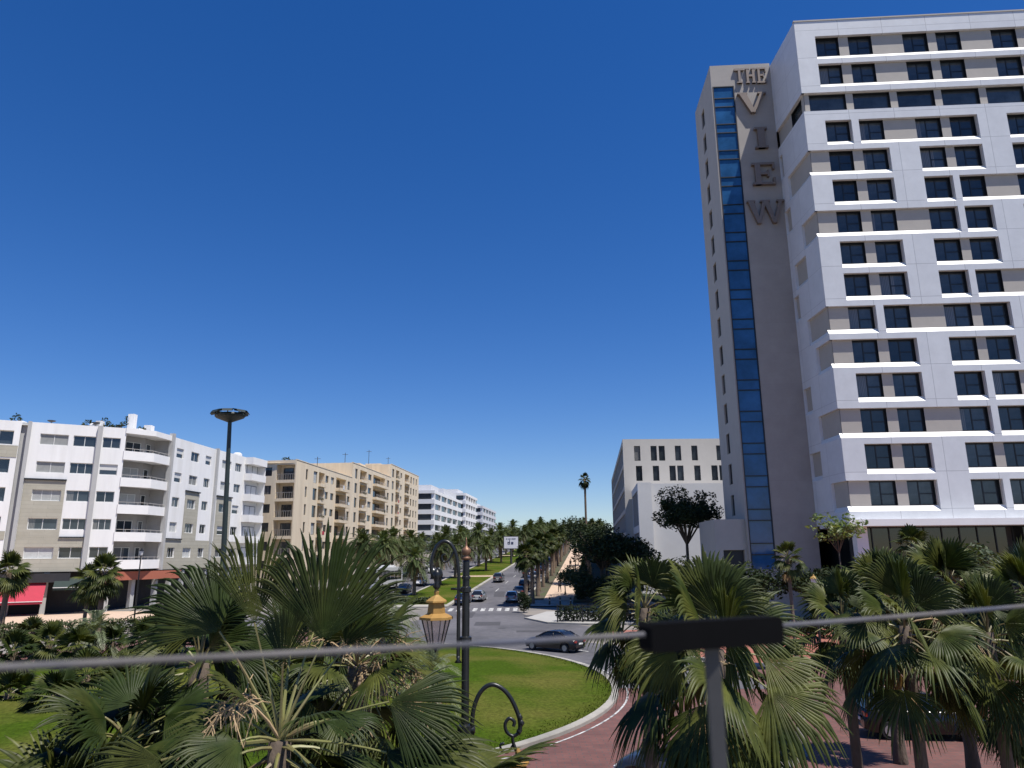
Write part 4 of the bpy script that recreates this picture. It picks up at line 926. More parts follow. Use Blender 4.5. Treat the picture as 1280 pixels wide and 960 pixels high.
# small slim palms by the tower
def midfan(label, px, py, Y, seed, n, pet, L, leaf='fan', nseg=18, g=None, **k):
    p = at(px, py, Y); gz = hz(Y); k.setdefault('dead', 5)
    return fan_palm('fan_palm', label, seed, p.z-gz, n, pet, L, (p.x, Y, gz), nseg=nseg, spread=R(100), leaf=leaf, group=g or 'small fan palms round the roundabout', **k)
midfan('small slim palm with a thin pale trunk before the dark foot of the tower', 984, 694, 40, 31, 22, .45, .55, dead=2, rt=.1)
midfan('small palm under the tower canopy left of the second lantern', 1140, 680, 42, 32, 26, .6, .7, rt=.12)
midfan('palm with a round crown at the left edge before the red awning', 12, 712, 58, 33, 34, .8, 1.0, e1=-70, dead=10, rt=.22)
midfan('palm with a hanging skirt before the dark shopfronts of the white building', 131, 714, 56, 34, 34, .75, .95, e1=-72, dead=12, rt=.2)
midfan('second slimmer palm right of the skirted palm before the shopfronts', 112, 722, 60, 35, 28, .8, .9, e1=-70, dead=6, rt=.15)
lows = [(18,812,38),(62,800,42),(98,806,40),(40,790,48),(205,786,36),(232,760,42),(182,800,33),(256,772,38),(160,852,27),(70,868,29),(12,866,31),(108,842,33),(140,802,44),(275,742,46),(305,735,48)]
names = ['sturdy','loose','dark','ragged','upright','tall','narrow','bushy','low','squat','shaded','spreading','sparse','pale','small']
for i, (px, py, Y) in enumerate(lows):
    midfan(names[i]+' low fan palm '+('on the lawn at the left' if py > 835 else 'left of the largest palm, '+('near the left edge' if px < 120 else 'beside its fans')), px, py, Y, 50+i, 24, .55, .75, leaf='fan' if i % 3 else 'fand', nseg=20, e1=-45 if py < 835 else -25, dead=4, rt=.2)
def lowfeather(label, px, py, Y, seed, n, L, **k):
    p = at(px, py, Y); return feather_palm('feather_palm', label, seed, p.z, n, L, (p.x, Y, 0), leaf='grayleaf', cat='palm tree', group='grey green feather palms', **k)
lowfeather('grey green feathery palm left of the lantern, its fronds arching down', 482, 768, 31, 71, 44, 2.0, nl=34, ll=.42, wl_=.016, droop=1.0)
lowfeather('grey feathery palm with pale arching fronds behind the low fan palms at left', 118, 790, 44, 72, 40, 2.3, nl=34, ll=.45, wl_=.02, droop=1.0)
lowfeather('olive feathery palm on the lawn right behind the lamp arm', 540, 838, 27, 73, 30, 1.5, nl=30, ll=.36, wl_=.016, droop=.9)
lowfeather('grey feathery palm low between the lantern palm and the largest fan palm', 450, 792, 27, 74, 36, 1.7, nl=30, ll=.4, wl_=.016, droop=1.)

# ---- broadleaf trees
def limbs(mb, base, top, r0, rg, spread, nlimb, rise):
    ends = []; mb.tube([base, (base+top)/2 + Vector((rg.uniform(-.15,.15), rg.uniform(-.15,.15), 0)), top], [r0*1.25, r0, r0*.8], 8)
    for i in range(nlimb):
        a = i*2.4+rg.uniform(-.3,.3); l = spread*rg.uniform(.55, 1.); e = top + Vector((math.cos(a)*l, math.sin(a)*l, rise*rg.uniform(.35, 1.)))
        m_ = top + (e-top)*.5 + Vector((0,0,rise*.12)); mb.tube([top-Vector((0,0,.15)), m_, e], [r0*.55, r0*.35, r0*.12], 6, False); ends.append(e)
        for s in range(3):
            e2 = m_ + Vector((rg.normal(0,1), rg.normal(0,1), rg.uniform(.1,1.)))*spread*.33; mb.tube([m_, e2], [r0*.25, r0*.07], 5, False); ends.append(e2)
    return ends
def tree(label, px, Y, zc_, rad, hh, seed, n, size, leaf, r0=.2, nl=9, blob=.3, flat=.6, trunkfrac=.45, g=None, bark='trunkd'):
    rg = np.random.default_rng(seed); p = on(px, Y); t = thing('tree', label, 'tree', p, 0, g); mb = MB(); ztop = zc_-p.z
    th = max(.6, (ztop-hh)*.9+trunkfrac); E = limbs(mb, Vector((0,0,-.2)), Vector((0,0,th)), r0, rg, rad*.8, nl, (ztop+hh*.6)-th)
    mb.build('trunk', M[bark], t, smooth=True)
    v, q = leafcloud(rg, [tuple(e) for e in E], [rad*blob*rg.uniform(.6, 1.25) for _ in E], n, size, flat); link('crown', npmesh('crown', v, q, M[leaf]), t); return t
tree('broad dark tree with an open crown before the grey building', 860, 84, at(860,636,84).z, 4.4, 3.6, 1, 9000, .17, 'leafdark', .2, 16, .24, 1.0)
tree('dark dense tree in the shade of the grey building', 752, 93, at(752,682,93).z, 5.0, 3.0, 2, 7000, .2, 'leafdark', .24, 12, .36, .7)
tree('second dark dense tree right of the first, under the white front block', 786, 96, at(786,690,96).z, 4.2, 2.4, 3, 5000, .2, 'leafdark', .2, 10, .36, .7)
tree('tall dark tree behind, up the right side of the walkway', 736, 112, at(738,668,112).z, 4.2, 3.2, 4, 5000, .2, 'leafdark', .22, 10, .36, .8)
tree('low bushy tree at the right edge of the walkway', 721, 93, at(722,722,93).z, 2.6, 1.8, 5, 3600, .15, 'leafmid', .14, 9, .36, .8)
tree('second low bushy tree behind the dark fence', 742, 88, at(742,738,88).z, 2.6, 1.6, 6, 3400, .15, 'leafdark', .14, 9, .38, .8)
tree('young thin tree with fresh pale green leaves by the tower corner', 1050, 50, at(1052,660,50).z, 1.9, 1.3, 7, 900, .15, 'leafyoung', .07, 9, .3, .8)
tree('dark shrub tree left of the tower foot', 925, 60, at(925,735,60).z, 3.2, 1.8, 8, 4200, .16, 'leafdark', .15, 10, .42, .8)
tree('dark shrub tree below the tower canopy', 1010, 58, at(1008,732,58).z, 2.6, 1.6, 9, 3400, .16, 'leafdark', .15, 10, .42, .8)
tree('dark bush tree between the railing cap and the tower', 838, 66, at(838,725,66).z, 3.2, 1.8, 10, 4200, .16, 'leafdark', .15, 10, .42, .8)
tree('green street tree under the tower canopy at right', 1195, 48, at(1195,705,48).z, 2.6, 1.5, 12, 3000, .15, 'leafmid', .12, 9, .4, .8)
for i, (s, y, r) in enumerate(((19,118,3.2),(20,134,3.4),(19.5,152,3.6),(20,172,3.6))):
    p = Vector((RX(s)(y), y, hz(y))); rg = np.random.default_rng(600+i); t = thing('tree', ORD[i]+' dark tree from the front along the wall of the grey building', 'tree', p, 0, 'trees along the grey building'); mb = MB()
    E = limbs(mb, Vector((0,0,-.2)), Vector((0,0,2.2)), .18, rg, r*.8, 9, 3.6); mb.build('trunk', M['trunkd'], t)
    v, q = leafcloud(rg, [tuple(e) for e in E], [r*.36]*len(E), 2600, .24, .8); link('crown', npmesh('crown', v, q, M['leafdark']), t)
def hedge(label, pts, h, w, seed, n, size, leaf='hedge'):
    rg = np.random.default_rng(seed); cs = []; base = Vector((pts[0][0], pts[0][1], hz(pts[0][1])))
    for i in range(len(pts)-1):
        a, b = Vector(pts[i]), Vector(pts[i+1]); k = int((b-a).length/(w*.45))+1
        for j in range(k): c = a+(b-a)*j/k; cs.append((c.x-base.x, c.y-base.y, h*.5+hz(c.y)-base.z))
    v, q = leafcloud(rg, cs, [w*.5]*len(cs), n, size, h/w*1.05); o = link('hedge', npmesh('hedge', v, q, M[leaf]), None, base); tag(o, label, 'hedge'); return o
hedge('long clipped hedge of mixed green before the shopfronts at left', [(-46,52),(-40,56),(-33,60),(-27,64)], 1.3, 1.7, 31, 7000, .14)
hedge('dark hedge running behind the metal fence below the tower', [(4.5,68.5),(10,68.3),(18,68)], 1.5, 1.5, 32, 4200, .15, 'leafdark')
hedge('dark hedge at the foot of the tower behind the right hand palms', [(18,56),(25,52),(36,48),(44,46)], 1.7, 1.9, 33, 6000, .16, 'leafdark')
hedge('green hedge along the left carriageway at the front of the median', [(-14.6,91),(-12.5,89.3),(-10.5,89.2),(-8.9,89.2)], .9, 1.3, 34, 3600, .13)
hedge('low hedge on the right side of the walkway', [(RX(15.2)(y),y) for y in (92,110,130,150,175)], 1.2, 1.3, 35, 5500, .17, 'leafdark')
# rough grass along the rim of the roundabout lawn
rg = np.random.default_rng(78); n_ = 9000; a_ = rg.uniform(0, 2*PI, n_); r_ = RI-.3-np.abs(rg.normal(0, .35, n_)); bx = CX+r_*np.cos(a_); by = CY+r_*np.sin(a_); bz = .12+.63*(1-(r_/(RI-.28))**2)
t_ = rg.uniform(0, 2*PI, n_); hh = rg.uniform(.03, .09, n_); p0 = np.stack([bx, by, bz-.02], 1); w_ = np.stack([np.cos(t_)*.02, np.sin(t_)*.02, 0*t_], 1); tp_ = p0 + np.stack([rg.normal(0, .05, n_), rg.normal(0, .05, n_), hh], 1)
o = link('grass', npmesh('grass', np.stack([p0-w_, p0+w_, tp_+w_*.2, tp_-w_*.2], 1).reshape(-1,3), np.arange(4*n_).reshape(-1,4), M['lawn'])); tag(o, kind='stuff')
# far wood on the hill: one mass
rg = np.random.default_rng(77); cs = [(rg.uniform(-160,190), rg.uniform(470,560), 2.) for _ in range(260)]
cs = [(x, y, hz(y)+rg.uniform(1,5)) for x, y, _ in cs]; v, q = leafcloud(rg, cs, [5.]*len(cs), 14000, .8, .8); o = link('far_trees', npmesh('far_trees', v, q, M['leafmid'])); tag(o, kind='stuff')
# ------------------------------------------------------------------ vehicles
def interp(x, pts): return float(np.interp(x, [p[0] for p in pts], [p[1] for p in pts]))
CARM = {}
def car_meshes(kind, paint):
    key = (kind, paint)
    if key in CARM: return CARM[key]
    S = dict(sedan=dict(L=4.6, top=[(-2.3,.70),(-2.22,.93),(-1.6,1.0),(1.0,.97),(1.75,.86),(2.15,.74),(2.3,.5)], g=[(-1.75,1.0),(-1.0,1.38),(.25,1.40),(1.15,.97)], rh=1.45),
             hatch=dict(L=4.1, top=[(-2.05,.70),(-2.0,.98),(-1.6,1.0),(.9,.98),(1.6,.88),(1.95,.72),(2.05,.48)], g=[(-1.98,1.0),(-1.65,1.42),(.2,1.46),(1.05,.98)], rh=1.5),
             suv=dict(L=4.5, top=[(-2.25,.78),(-2.2,1.06),(-1.8,1.1),(1.0,1.08),(1.8,.99),(2.15,.82),(2.25,.55)], g=[(-2.15,1.1),(-1.85,1.58),(.2,1.63),(1.15,1.08)], rh=1.68))[kind]
    L = S['L']; h = L/2; wd = [(-h,.62),(-h+.12,.78),(-h+.6,.88),(0,.9),(h-.7,.87),(h-.15,.74),(h,.55)]; wx = (-h+.85, h-.85); rw = .33
    xs = np.unique(np.concatenate([np.linspace(-h, h, 33), [w+d for w in wx for d in np.linspace(-.42,.42,13)]]))
    vs = []; fs = []
    for x in xs:
        w = interp(x, wd); zt = interp(x, S['top']); zb = .24 if abs(x) < h-.2 else .34
        for c in wx:
            if abs(x-c) < .40: zb = max(zb, .33+math.sqrt(.40**2-(x-c)**2))
        zb = min(zb, zt-.12); half = [(w-.05, zb), (w, zb+.06), (w+.015, (zb+zt)/2), (w-.02, zt-.1), (w-.13, zt-.015), (w*.45, zt+.02)]
        ring = [(x, y, z) for y, z in half] + [(x, -y, z) for y, z in reversed(half)]; vs += ring
    n = 12
    for i in range(len(xs)-1):
        for k in range(n-1): a = i*n+k; fs.append((a, a+1, a+n+1, a+n))
    fs += [tuple(range(n)), tuple(range((len(xs)-1)*n+n-1, (len(xs)-1)*n-1, -1))]
    b = MB().add(vs, fs); g = S['g']; by, ty = .80, .60
    # roof skin and pillars
    r = [(g[1][0], g[1][1]), ((g[1][0]*.6+g[2][0]*.4), S['rh']), ((g[1][0]*.2+g[2][0]*.8), S['rh']-.005), (g[2][0], g[2][1])]
    vs = []; fs = []
    for x, z in r:
        for y in (-ty-.02, -ty*.6, 0, ty*.6, ty+.02): vs.append((x, y, z+.012-(.05 if abs(y) > .55 else 0)))
    for i in range(3):
        for k in range(4): a = i*5+k; fs.append((a, a+1, a+6, a+5))
    b.add(vs, fs)
    for s in (-1, 1):
        B = lambda x, z, y: (x, s*y, z)
        b.tube([B(g[3][0], g[3][1]-.02, by), B(g[2][0], g[2][1], ty)], .04, 5); b.tube([B(g[0][0], g[0][1]-.02, by), B(g[1][0], g[1][1]-.02, ty)], .06, 5)
        b.tube([B(g[1][0], g[1][1]-.02, ty), B(r[1][0], r[1][1]-.03, ty), B(g[2][0], g[2][1]-.01, ty)], .035, 5); xm = (g[1][0]+g[2][0])/2+.05
        b.tube([B(xm-.1, g[3][1]-.02, by), B(xm, S['rh']-.05, ty)], .035, 5)
    gl = MB(); e = .015
    for s in (-1, 1): gl.add([(g[0][0], s*(by-e), g[0][1]-.05), (g[1][0], s*(ty-e), g[1][1]), (r[1][0], s*(ty-e), r[1][1]-.04), (g[2][0], s*(ty-e), g[2][1]), (g[3][0], s*(by-e), g[3][1]-.05)], [(0,1,2,3,4)])
    ws = MB().quad((g[3][0],-by+e,g[3][1]-.05),(g[3][0],by-e,g[3][1]-.05),(g[2][0],ty-e,g[2][1]),(g[2][0],-ty+e,g[2][1]))
    rw_ = MB().quad((g[0][0],-by+e,g[0][1]-.05),(g[0][0],by-e,g[0][1]-.05),(g[1][0],ty-e,g[1][1]),(g[1][0],-ty+e,g[1][1]))
    un = MB().box(-h+.15, h-.15, -.66, .66, .22, .62)
    ty_ = MB().lathe([(.18,-.1),(.31,-.1),(rw,-.06),(rw,.06),(.31,.1),(.18,.1)], 20); ty_.v = [(x, z, y) for x, y, z in ty_.v]
    rm = MB().lathe([(.02,-.085),(.2,-.085),(.2,.085),(.02,.085)], 14); rm.v = [(x, z, y) for x, y, z in rm.v]
    zl = interp(-h, S['top'])
    tl = MB().box(-.03, .06, -.17, .17, -.07, .07); hl = MB().box(-.22, .02, -.16, .16, -.06, .06)
    pl = MB().box(-.01, .012, -.26, .26, -.055, .055); mi = MB().box(-.08, .08, -.09, .09, -.06, .06)
    me = dict(body=b.mesh('body', PAINT[paint], True), side=gl.mesh('side_window', M['carglass']), ws=ws.mesh('windscreen', M['carglass']), rw=rw_.mesh('rear_window', M['carglass']), un=un.mesh('underbody', M['dark']),
              tyre=ty_.mesh('wheel', M['tyre'], False), rim=rm.mesh('rim', M['rim']), tl=tl.mesh('tail_light', M['redlight']), hl=hl.mesh('headlight', M['whitelight']), pl=pl.mesh('number_plate', M['plate']), mi=mi.mesh('mirror', PAINT[paint]), h=h, wx=wx, z=zl, g=g)
    CARM[key] = me; return me
def car(label, kind, paint, loc, head, group='cars on the avenue'):
    """head: heading in degrees, 0 = +X"""
    m = car_meshes(kind, paint); t = thing('parked_car' if 'parked' in label else 'car', label, 'car', loc, R(head), group); t.scale = (.86,)*3
    link('body', m['body'], t); link('side_window', m['side'], t); link('windscreen', m['ws'], t); link('rear_window', m['rw'], t); link('underbody', m['un'], t)
    for x in m['wx']:
        for s in (-1, 1): w = link('wheel', m['tyre'], t, (x, s*.77, .33)); link('rim', m['rim'], w, (0, s*.028, 0))
    for s in (-1, 1):
        link('tail_light', m['tl'], t, (-m['h']+.05, s*.6, m['z']+.08)); link('headlight', m['hl'], t, (m['h']-.06, s*.52, .66)); link('mirror', m['mi'], t, (m['g'][3][0]-.3, s*.93, m['g'][3][1]+.06))
    link('number_plate', m['pl'], t, (-m['h']-.012, 0, .62)); link('number_plate', m['pl'], t, (m['h']+.01, 0, .45)); return t
HR = math.degrees(math.atan2(.995, .105))
def rd(s, y): return (RX(s)(y), y, hz(y)+.02)
car('black sedan driving round the grass roundabout', 'sedan', 'black', (2.6, 48.9, .02), 143, 'cars on the roundabout')
car('silver hatchback leaving the crosswalk up the avenue', 'hatch', 'silver', rd(2.6, 92.8), HR)
car('dark sedan just left of the silver hatchback by the median kerb', 'sedan', 'blue', rd(1.15, 89.5), HR)
car('dark grey car alone higher up the right carriageway', 'suv', 'grey', rd(1.8, 119), HR)
car('white parked car under the front palms of the walkway', 'hatch', 'white', rd(6.9, 91.5), HR, 'cars parked along the kerb')
car('dark parked car behind the white one at the kerb', 'sedan', 'dark', rd(7.1, 98.2), HR, 'cars parked along the kerb')
car('black parked car, third from the front at the walkway kerb', 'suv', 'black', rd(7.1, 106), HR, 'cars parked along the kerb')
car('dark car moving ahead of the others near the parked row, high up the road', 'suv', 'dark', rd(5.6, 128), HR)
for i, (y, c, k) in enumerate(((115,'grey','sedan'),(123,'silver','hatch'),(136,'black','sedan'),(145,'white','hatch'),(154,'dark','suv'),(164,'blue','sedan'))):
    car(ORD[i+3]+' parked car from the front, %s, small at the walkway kerb' % {'blue':'dark blue','dark':'charcoal'}.get(c, c), k, c, rd(7.1, y), HR, 'cars parked along the kerb')
car('dark car far ahead near the top of the road', 'sedan', 'grey', rd(1.9, 190), HR)
HL = HR+180
for i, (s, y, c, k, lab) in enumerate(((-9.3,103,'dark','sedan','dark car coming down the left carriageway nearest the median palms'),(-9.6,114,'white','hatch','white car behind the dark one on the left carriageway'),(-12.4,124,'silver','suv','silver car in the middle lane of the left carriageway'),
        (-16.2,119,'grey','sedan','grey car at the outer kerb of the left carriageway'),(-9.8,127,'black','sedan','black car further up the left carriageway behind the white one'),(-13,139,'white','suv','white car far up the middle of the left carriageway'),(-16.4,131,'blue','hatch','dark blue car far up the outer kerb of the left carriageway'),(-10,148,'silver','hatch','silver car farthest up the left carriageway'),(-16.5,152,'white','sedan','white car farthest up the outer kerb at left'))):
    car(lab, k, c, rd(s, y), HL, 'cars on the left carriageway')
p = at(1150, 905, 26.2); car('black car standing on the red brick paving behind the right hand palms', 'suv', 'black', (p.x, 26.2, .01), -8, 'cars on the brick paving')
car('black car at the bottom edge under the drooping fronds, red tail lamp in view', 'suv', 'dark', (4.5, 20.1, .02), 150, 'cars on the brick paving')
# bus
def bus(label, loc, head):
    t = thing('city_bus', label, 'bus', loc, R(head)); L, w, h = 11., 2.5, 3.1
    prof = [(-L/2,.35),(-L/2,h-.15),(-L/2+.15,h),(L/2-.35,h),(L/2-.05,h-.5),(L/2,1.2),(L/2,.35)]
    MB().prism(prof, (0,-w/2,0), (1,0,0), (0,0,1), (0,w,0)).build('body', mat('bus_paint', (.50,.51,.51), .4, .05), t)
    MB().prism([(-w/2+.12,1.25),(w/2-.12,1.25),(w/2-.18,2.72),(-w/2+.18,2.72)], (L/2+.012,0,0), (0,1,0), (0,0,1), (.01,0,0)).build('windscreen', M['carglass'], t)
    for s in (-1, 1):
        g = MB()
        for k in range(6): a = -L/2+.5+1.62*k; g.box(a, a+1.5, s*(w/2+.006)-.006, s*(w/2+.006)+.006, 1.35, 2.6)
        g.build('side_window', M['carglass'], t); MB().box(L/2-.02, L/2+.03, s*.85-.18, s*.85+.18, .7, .88).build('headlight', M['whitelight'], t)
        for x in (-L/2+2.6, L/2-2.4):
            c = MB().lathe([(.2,-.14),(.48,-.14),(.48,.14),(.2,.14)], 18); c.v = [(a, b_, c_) for a, c_, b_ in c.v]; c.build('wheel', M['tyre'], t, loc=(x, s*(w/2-.13), .48))
    MB().box(-L/2+2,-L/2+4.5,-.8,.8,h+.002,h+.28).build('roof_unit', M['tank'], t); MB().box(L/2-.06,L/2+.02,-.9,.9,2.76,2.98).build('destination_sign', M['dark'], t); return t
p = on(476, 112); bus('grey city bus coming down the left carriageway, half hidden by palm fronds', (RX(-13.8)(108), 108, hz(108)+.02), HL-4)

# ------------------------------------------------------------------ lamps and street furniture
def lantern(parent, x, y, z, s=1.):
    """hanging six-sided lantern, z = top of its cap"""
    c = MB(); n = 6
    c.lathe([(.02,z+.1*s),(.035*s,z+.06*s),(.03*s,z+.02*s),(.055*s,z),(.14*s,z-.055*s),(.145*s,z-.075*s),(.105*s,z-.085*s),(.122*s,z-.215*s),(.225*s,z-.262*s),(.228*s,z-.292*s),(.19*s,z-.292*s)], n, (x,y), .3)
    cap = c.build('lantern_cap', M['gold'], parent)
    g = MB(); g.lathe([(.185*s,z-.294*s),(.10*s,z-.60*s)], n, (x,y), .3); gl = g.build('lantern_glass', M['lampglass'], parent)
    f = MB()
    for k in range(n):
        a = .3+2*PI*k/n; f.tube([(x+.19*s*math.cos(a), y+.19*s*math.sin(a), z-.29*s), (x+.103*s*math.cos(a), y+.103*s*math.sin(a), z-.605*s)], .009*s, 5)
    f.lathe([(.03*s,z-.655*s),(.11*s,z-.62*s),(.113*s,z-.6*s),(.09*s,z-.595*s)], n, (x,y), .3); f.lathe([(.004,z-.71*s),(.02*s,z-.68*s),(.012*s,z-.655*s)], 8, (x,y)); f.build('lantern_frame', M['iron'], parent)
YL = 10.; q = at(582, 800, YL); ol = thing('ornate_street_lamp', 'black ornate lamp post with two curled arms, gold capped lanterns and a copper finial', 'street lamp', (q.x, YL, 0))
def lz(py): return at(582, py, YL).z
def lx(px, py=800): return at(px, py, YL).x-q.x
po = MB(); po.lathe([(.2,0),(.2,.12),(.15,.2),(.13,.9),(.16,.95),(.12,1.05),(.06,1.3),(.05,lz(915)),(.05,lz(737)),(.047,lz(735)),(.046,lz(702)),(.036,lz(700))], 18)
for py, r, h in ((912,.1,.14),(799,.08,.08),(737,.07,.08),(722,.06,.04)): z = lz(py); po.lathe([(.05,z-h*.5),(r,z-h*.35),(r,z+h*.35),(.05,z+h*.5)], 18)
po.build('post', M['iron'], ol, smooth=False)
fi = MB(); z = lz(700); fi.lathe([(.04,z),(.06,z+.012),(.06,z+.035),(.034,z+.05),(.05,z+.075),(.067,z+.11),(.058,z+.145),(.026,z+.17),(.014,z+.19),(.01,z+.25),(.003,z+.3)], 16); fi.build('finial', M['copper'], ol, smooth=True)
def smooth_path(pts, n=8):
    P = [Vector(p) for p in pts]; out = []
    for i in range(len(P)-1):
        p0, p1, p2, p3 = P[max(0,i-1)], P[i], P[i+1], P[min(len(P)-1, i+2)]
        for k in range(n): t = k/n; out.append(.5*((2*p1)+(p2-p0)*t+(2*p0-5*p1+4*p2-p3)*t*t+(3*p1-p0-3*p2+p3)*t**3))
    return out+[P[-1]]
a1 = MB(); yo = -.02
pp = [(lx(573), yo, lz(y)) for y in (822,800,760,735)] + [(lx(x), yo, lz(y)) for x, y in ((572.5,715),(569,693),(562,680),(553,676.5),(545,682),(539.5,694),(537.5,708),(540,719),(546,723),(550,717),(547,711),(544,715))]
a1.tube(smooth_path(pp, 6), .024, 8); a1.lathe([(.05,lz(828)),(.02,lz(824)),(.03,lz(820))], 10, (lx(573), yo))
for py in (799,737): a1.tube([(lx(573),yo,lz(py)),(0,0,lz(py))], .03, 6)
a1.tube([(lx(563),yo,lz(736)),(lx(577),yo,lz(736))], .018, 6)
a1.tube(smooth_path([(lx(541), yo, lz(716)), (lx(543.5), yo, lz(726)), (lx(545), yo, lz(735))], 5), .022, 6); 
a1.tube(smooth_path([(lx(566), yo, lz(690)),(lx(560), yo, lz(700)),(lx(553), yo, lz(702)),(lx(551), yo, lz(695)),(lx(556), yo, lz(692))], 5), [.013]*21, 6)
lf_ = MB().lathe([(.01,lz(738)),(.055,lz(733)),(.03,lz(728)),(.05,lz(722)),(.06,lz(716)),(.02,lz(711))], 10, (lx(545), yo)); 
a1.add(lf_.v, lf_.f); a1.build('arm', M['iron'], ol, smooth=True)
lantern(ol, lx(545), yo, lz(745), 1.0)
a2 = MB(); pp = [(lx(x), yo, lz(y)) for x, y in ((591,918),(591,900),(593,884),(599,868),(608,858),(618,856),(629,862),(638,873),(645,888),(649,902),(648,914),(641,920),(633,915),(631,905),(636,898),(642,902),(641,908))]
a2.tube(smooth_path(pp, 6), [.028]*60+[.022]*37, 8); a2.tube([(0,0,lz(912)),(lx(594),yo,lz(912))], .045, 6)
for x, y in ((649,897),(648,914),(651,904)): a2.lathe([(.005,lz(y)-.05),(.04,lz(y)),(.005,lz(y)+.05)], 8, (lx(x), yo))
a2.tube(smooth_path([(lx(640), yo, lz(919)), (lx(640.5), yo, lz(928)), (lx(644), yo, lz(938))], 5), .024, 6)
a2.tube(smooth_path([(lx(641), yo, lz(930)),(lx(634), yo, lz(940)),(lx(627), yo, lz(938)),(lx(625), yo, lz(931)),(lx(630), yo, lz(929))], 5), .016, 6)
a2.build('arm', M['iron'], ol, smooth=True)
lantern(ol, lx(646), yo, lz(946), 1.05)

# floodlight mast
p = at(297, 520, 60); hm = thing('floodlight_mast', 'tall dark mast with a ring of floodlights rising above the palms at left', 'light mast', (p.x, 60, 0)); hm.rotation_euler = (0, -.036, 0); H_ = p.z
MB().lathe([(.27,0),(.22,6),(.16,H_)], 12).build('mast', M['mast'], hm)
MB().lathe([(.25,H_-.5),(1.15,H_-.12),(1.25,H_+.02),(1.2,H_+.16),(.3,H_+.2)], 20).build('crown_ring', M['mast'], hm)
for k in range(8):
    a = 2*PI*k/8+.2; c, s = math.cos(a), math.sin(a); b = MB()
    b.prism([(-.36,-.12),(.36,-.12),(.42,.16),(-.42,.16)], (c*1.0, s*1.0, H_+.38), (-s,c,0), (-c*.55,-s*.55,.8), (c*.55*.9,s*.55*.9,-.12)); b.tube([(c*1.1,s*1.1,H_+.1),(c*1.25,s*1.25,H_+.36)], .05, 5); b.build('floodlight', M['mast'], hm)
def small_lamp(label, px, py, Y, h_off=0, gold=True, arms=1):
    p = at(px, py, Y); g = hz(Y); t = thing('street_lamp', label, 'street lamp', (p.x, Y, g)); H_ = p.z-g
    MB().lathe([(.14,0),(.14,.3),(.07,.6),(.05,H_-.5),(.04,H_-.2)], 10).build('post', M['iron'], t)
    if arms == 1: xs = [(0, -.0)]
    else: xs = [(-.55,0),(.55,0)]
    for x, _ in xs:
        if x: MB().tube(smooth_path([(0,0,H_-.6),(x*.6,0,H_-.15),(x,0,H_-.25)], 5), .025, 6).build('arm', M['iron'], t)
        z = H_; c = MB().lathe([(.02,z+.2),(.06,z+.1),(.2,z),(.24,z-.06)], 6, (x,0)); c.build('lantern_cap', M['gold'] if gold else M['iron'], t); MB().lathe([(.2,z-.065),(.12,z-.42)], 6, (x,0)).build('lantern_glass', M['globe'], t)
small_lamp('slim black lamp post with a dark lantern before the terracotta fascia', 177, 688, 66, gold=False)
small_lamp('black lamp post with a pale lantern before the dark foot of the tower', 1017, 722, 44)
small_lamp('lamp post with a sandy lantern cap beneath the tower canopy', 1163, 692, 32)
small_lamp('double armed black lamp on the near end of the tan walkway', 706, 716, 98, gold=False, arms=2)
p = on(719, 126); t = thing('globe_lamp', 'tall lamp with white globes at the right side of the walkway', 'street lamp', p); H_ = at(719,683,126).z-p.z
MB().lathe([(.1,0),(.05,H_)], 8).build('post', M['iron'], t)
for dx, dz in ((-.45,0),(.45,0),(0,.5)):
    MB().lathe([(.03,H_-.35+dz),(.28,H_-.2+dz),(.36,H_+.05+dz),(.28,H_+.3+dz),(.03,H_+.42+dz)], 12, (dx,0)).build('globe', M['globe'], t, smooth=True)
MB().tube([(-.45,0,H_-.4),(.45,0,H_-.4)], .04, 5).build('arm', M['iron'], t)
# billboard on the median
Yb = 162; p = on(639, Yb); bt = thing('billboard', 'white billboard with a few dark letters standing on the median under palms', 'billboard', p); za, zb_ = at(639,685.5,Yb).z-p.z, at(639,671,Yb).z-p.z; wb_ = at(648,680,Yb).x-at(630.5,680,Yb).x
MB().box(-wb_/2,wb_/2,-.12,.12,za,zb_).build('panel', M['billwhite'], bt); MB().box(-wb_/2-.12,wb_/2+.12,.0,.2,za-.12,zb_+.12).build('frame', M['steel'], bt); MB().lathe([(.25,0),(.22,za-.1)], 10, (0,.1)).build('post', M['steel'], bt)
lt = MB(); hh = zb_-za; x0 = -.75; zz = za+hh*.36
def ink(x, z, w, h): lt.box(x, x+w, -.15, -.122, z, z+h)
ink(x0,zz,.5,.13); ink(x0,zz,.13,.5); ink(x0,zz+.37,.5,.13); ink(x0+.37,zz,.14,.9)            # d
ink(x0+.75,zz,.5,.13); ink(x0+.75,zz+.131,.13,.37); ink(x0+.881,zz+.37,.37,.13); ink(x0+1.12,zz+.19,.13,.179); ink(x0+.881,zz+.19,.238,.1)      # e
ink(-1.1,za+hh*.8,.3,.12); ink(-.6,za+hh*.8,.5,.12); ink(.1,za+hh*.8,.9,.12); lt.build('lettering', M['billink'], bt)
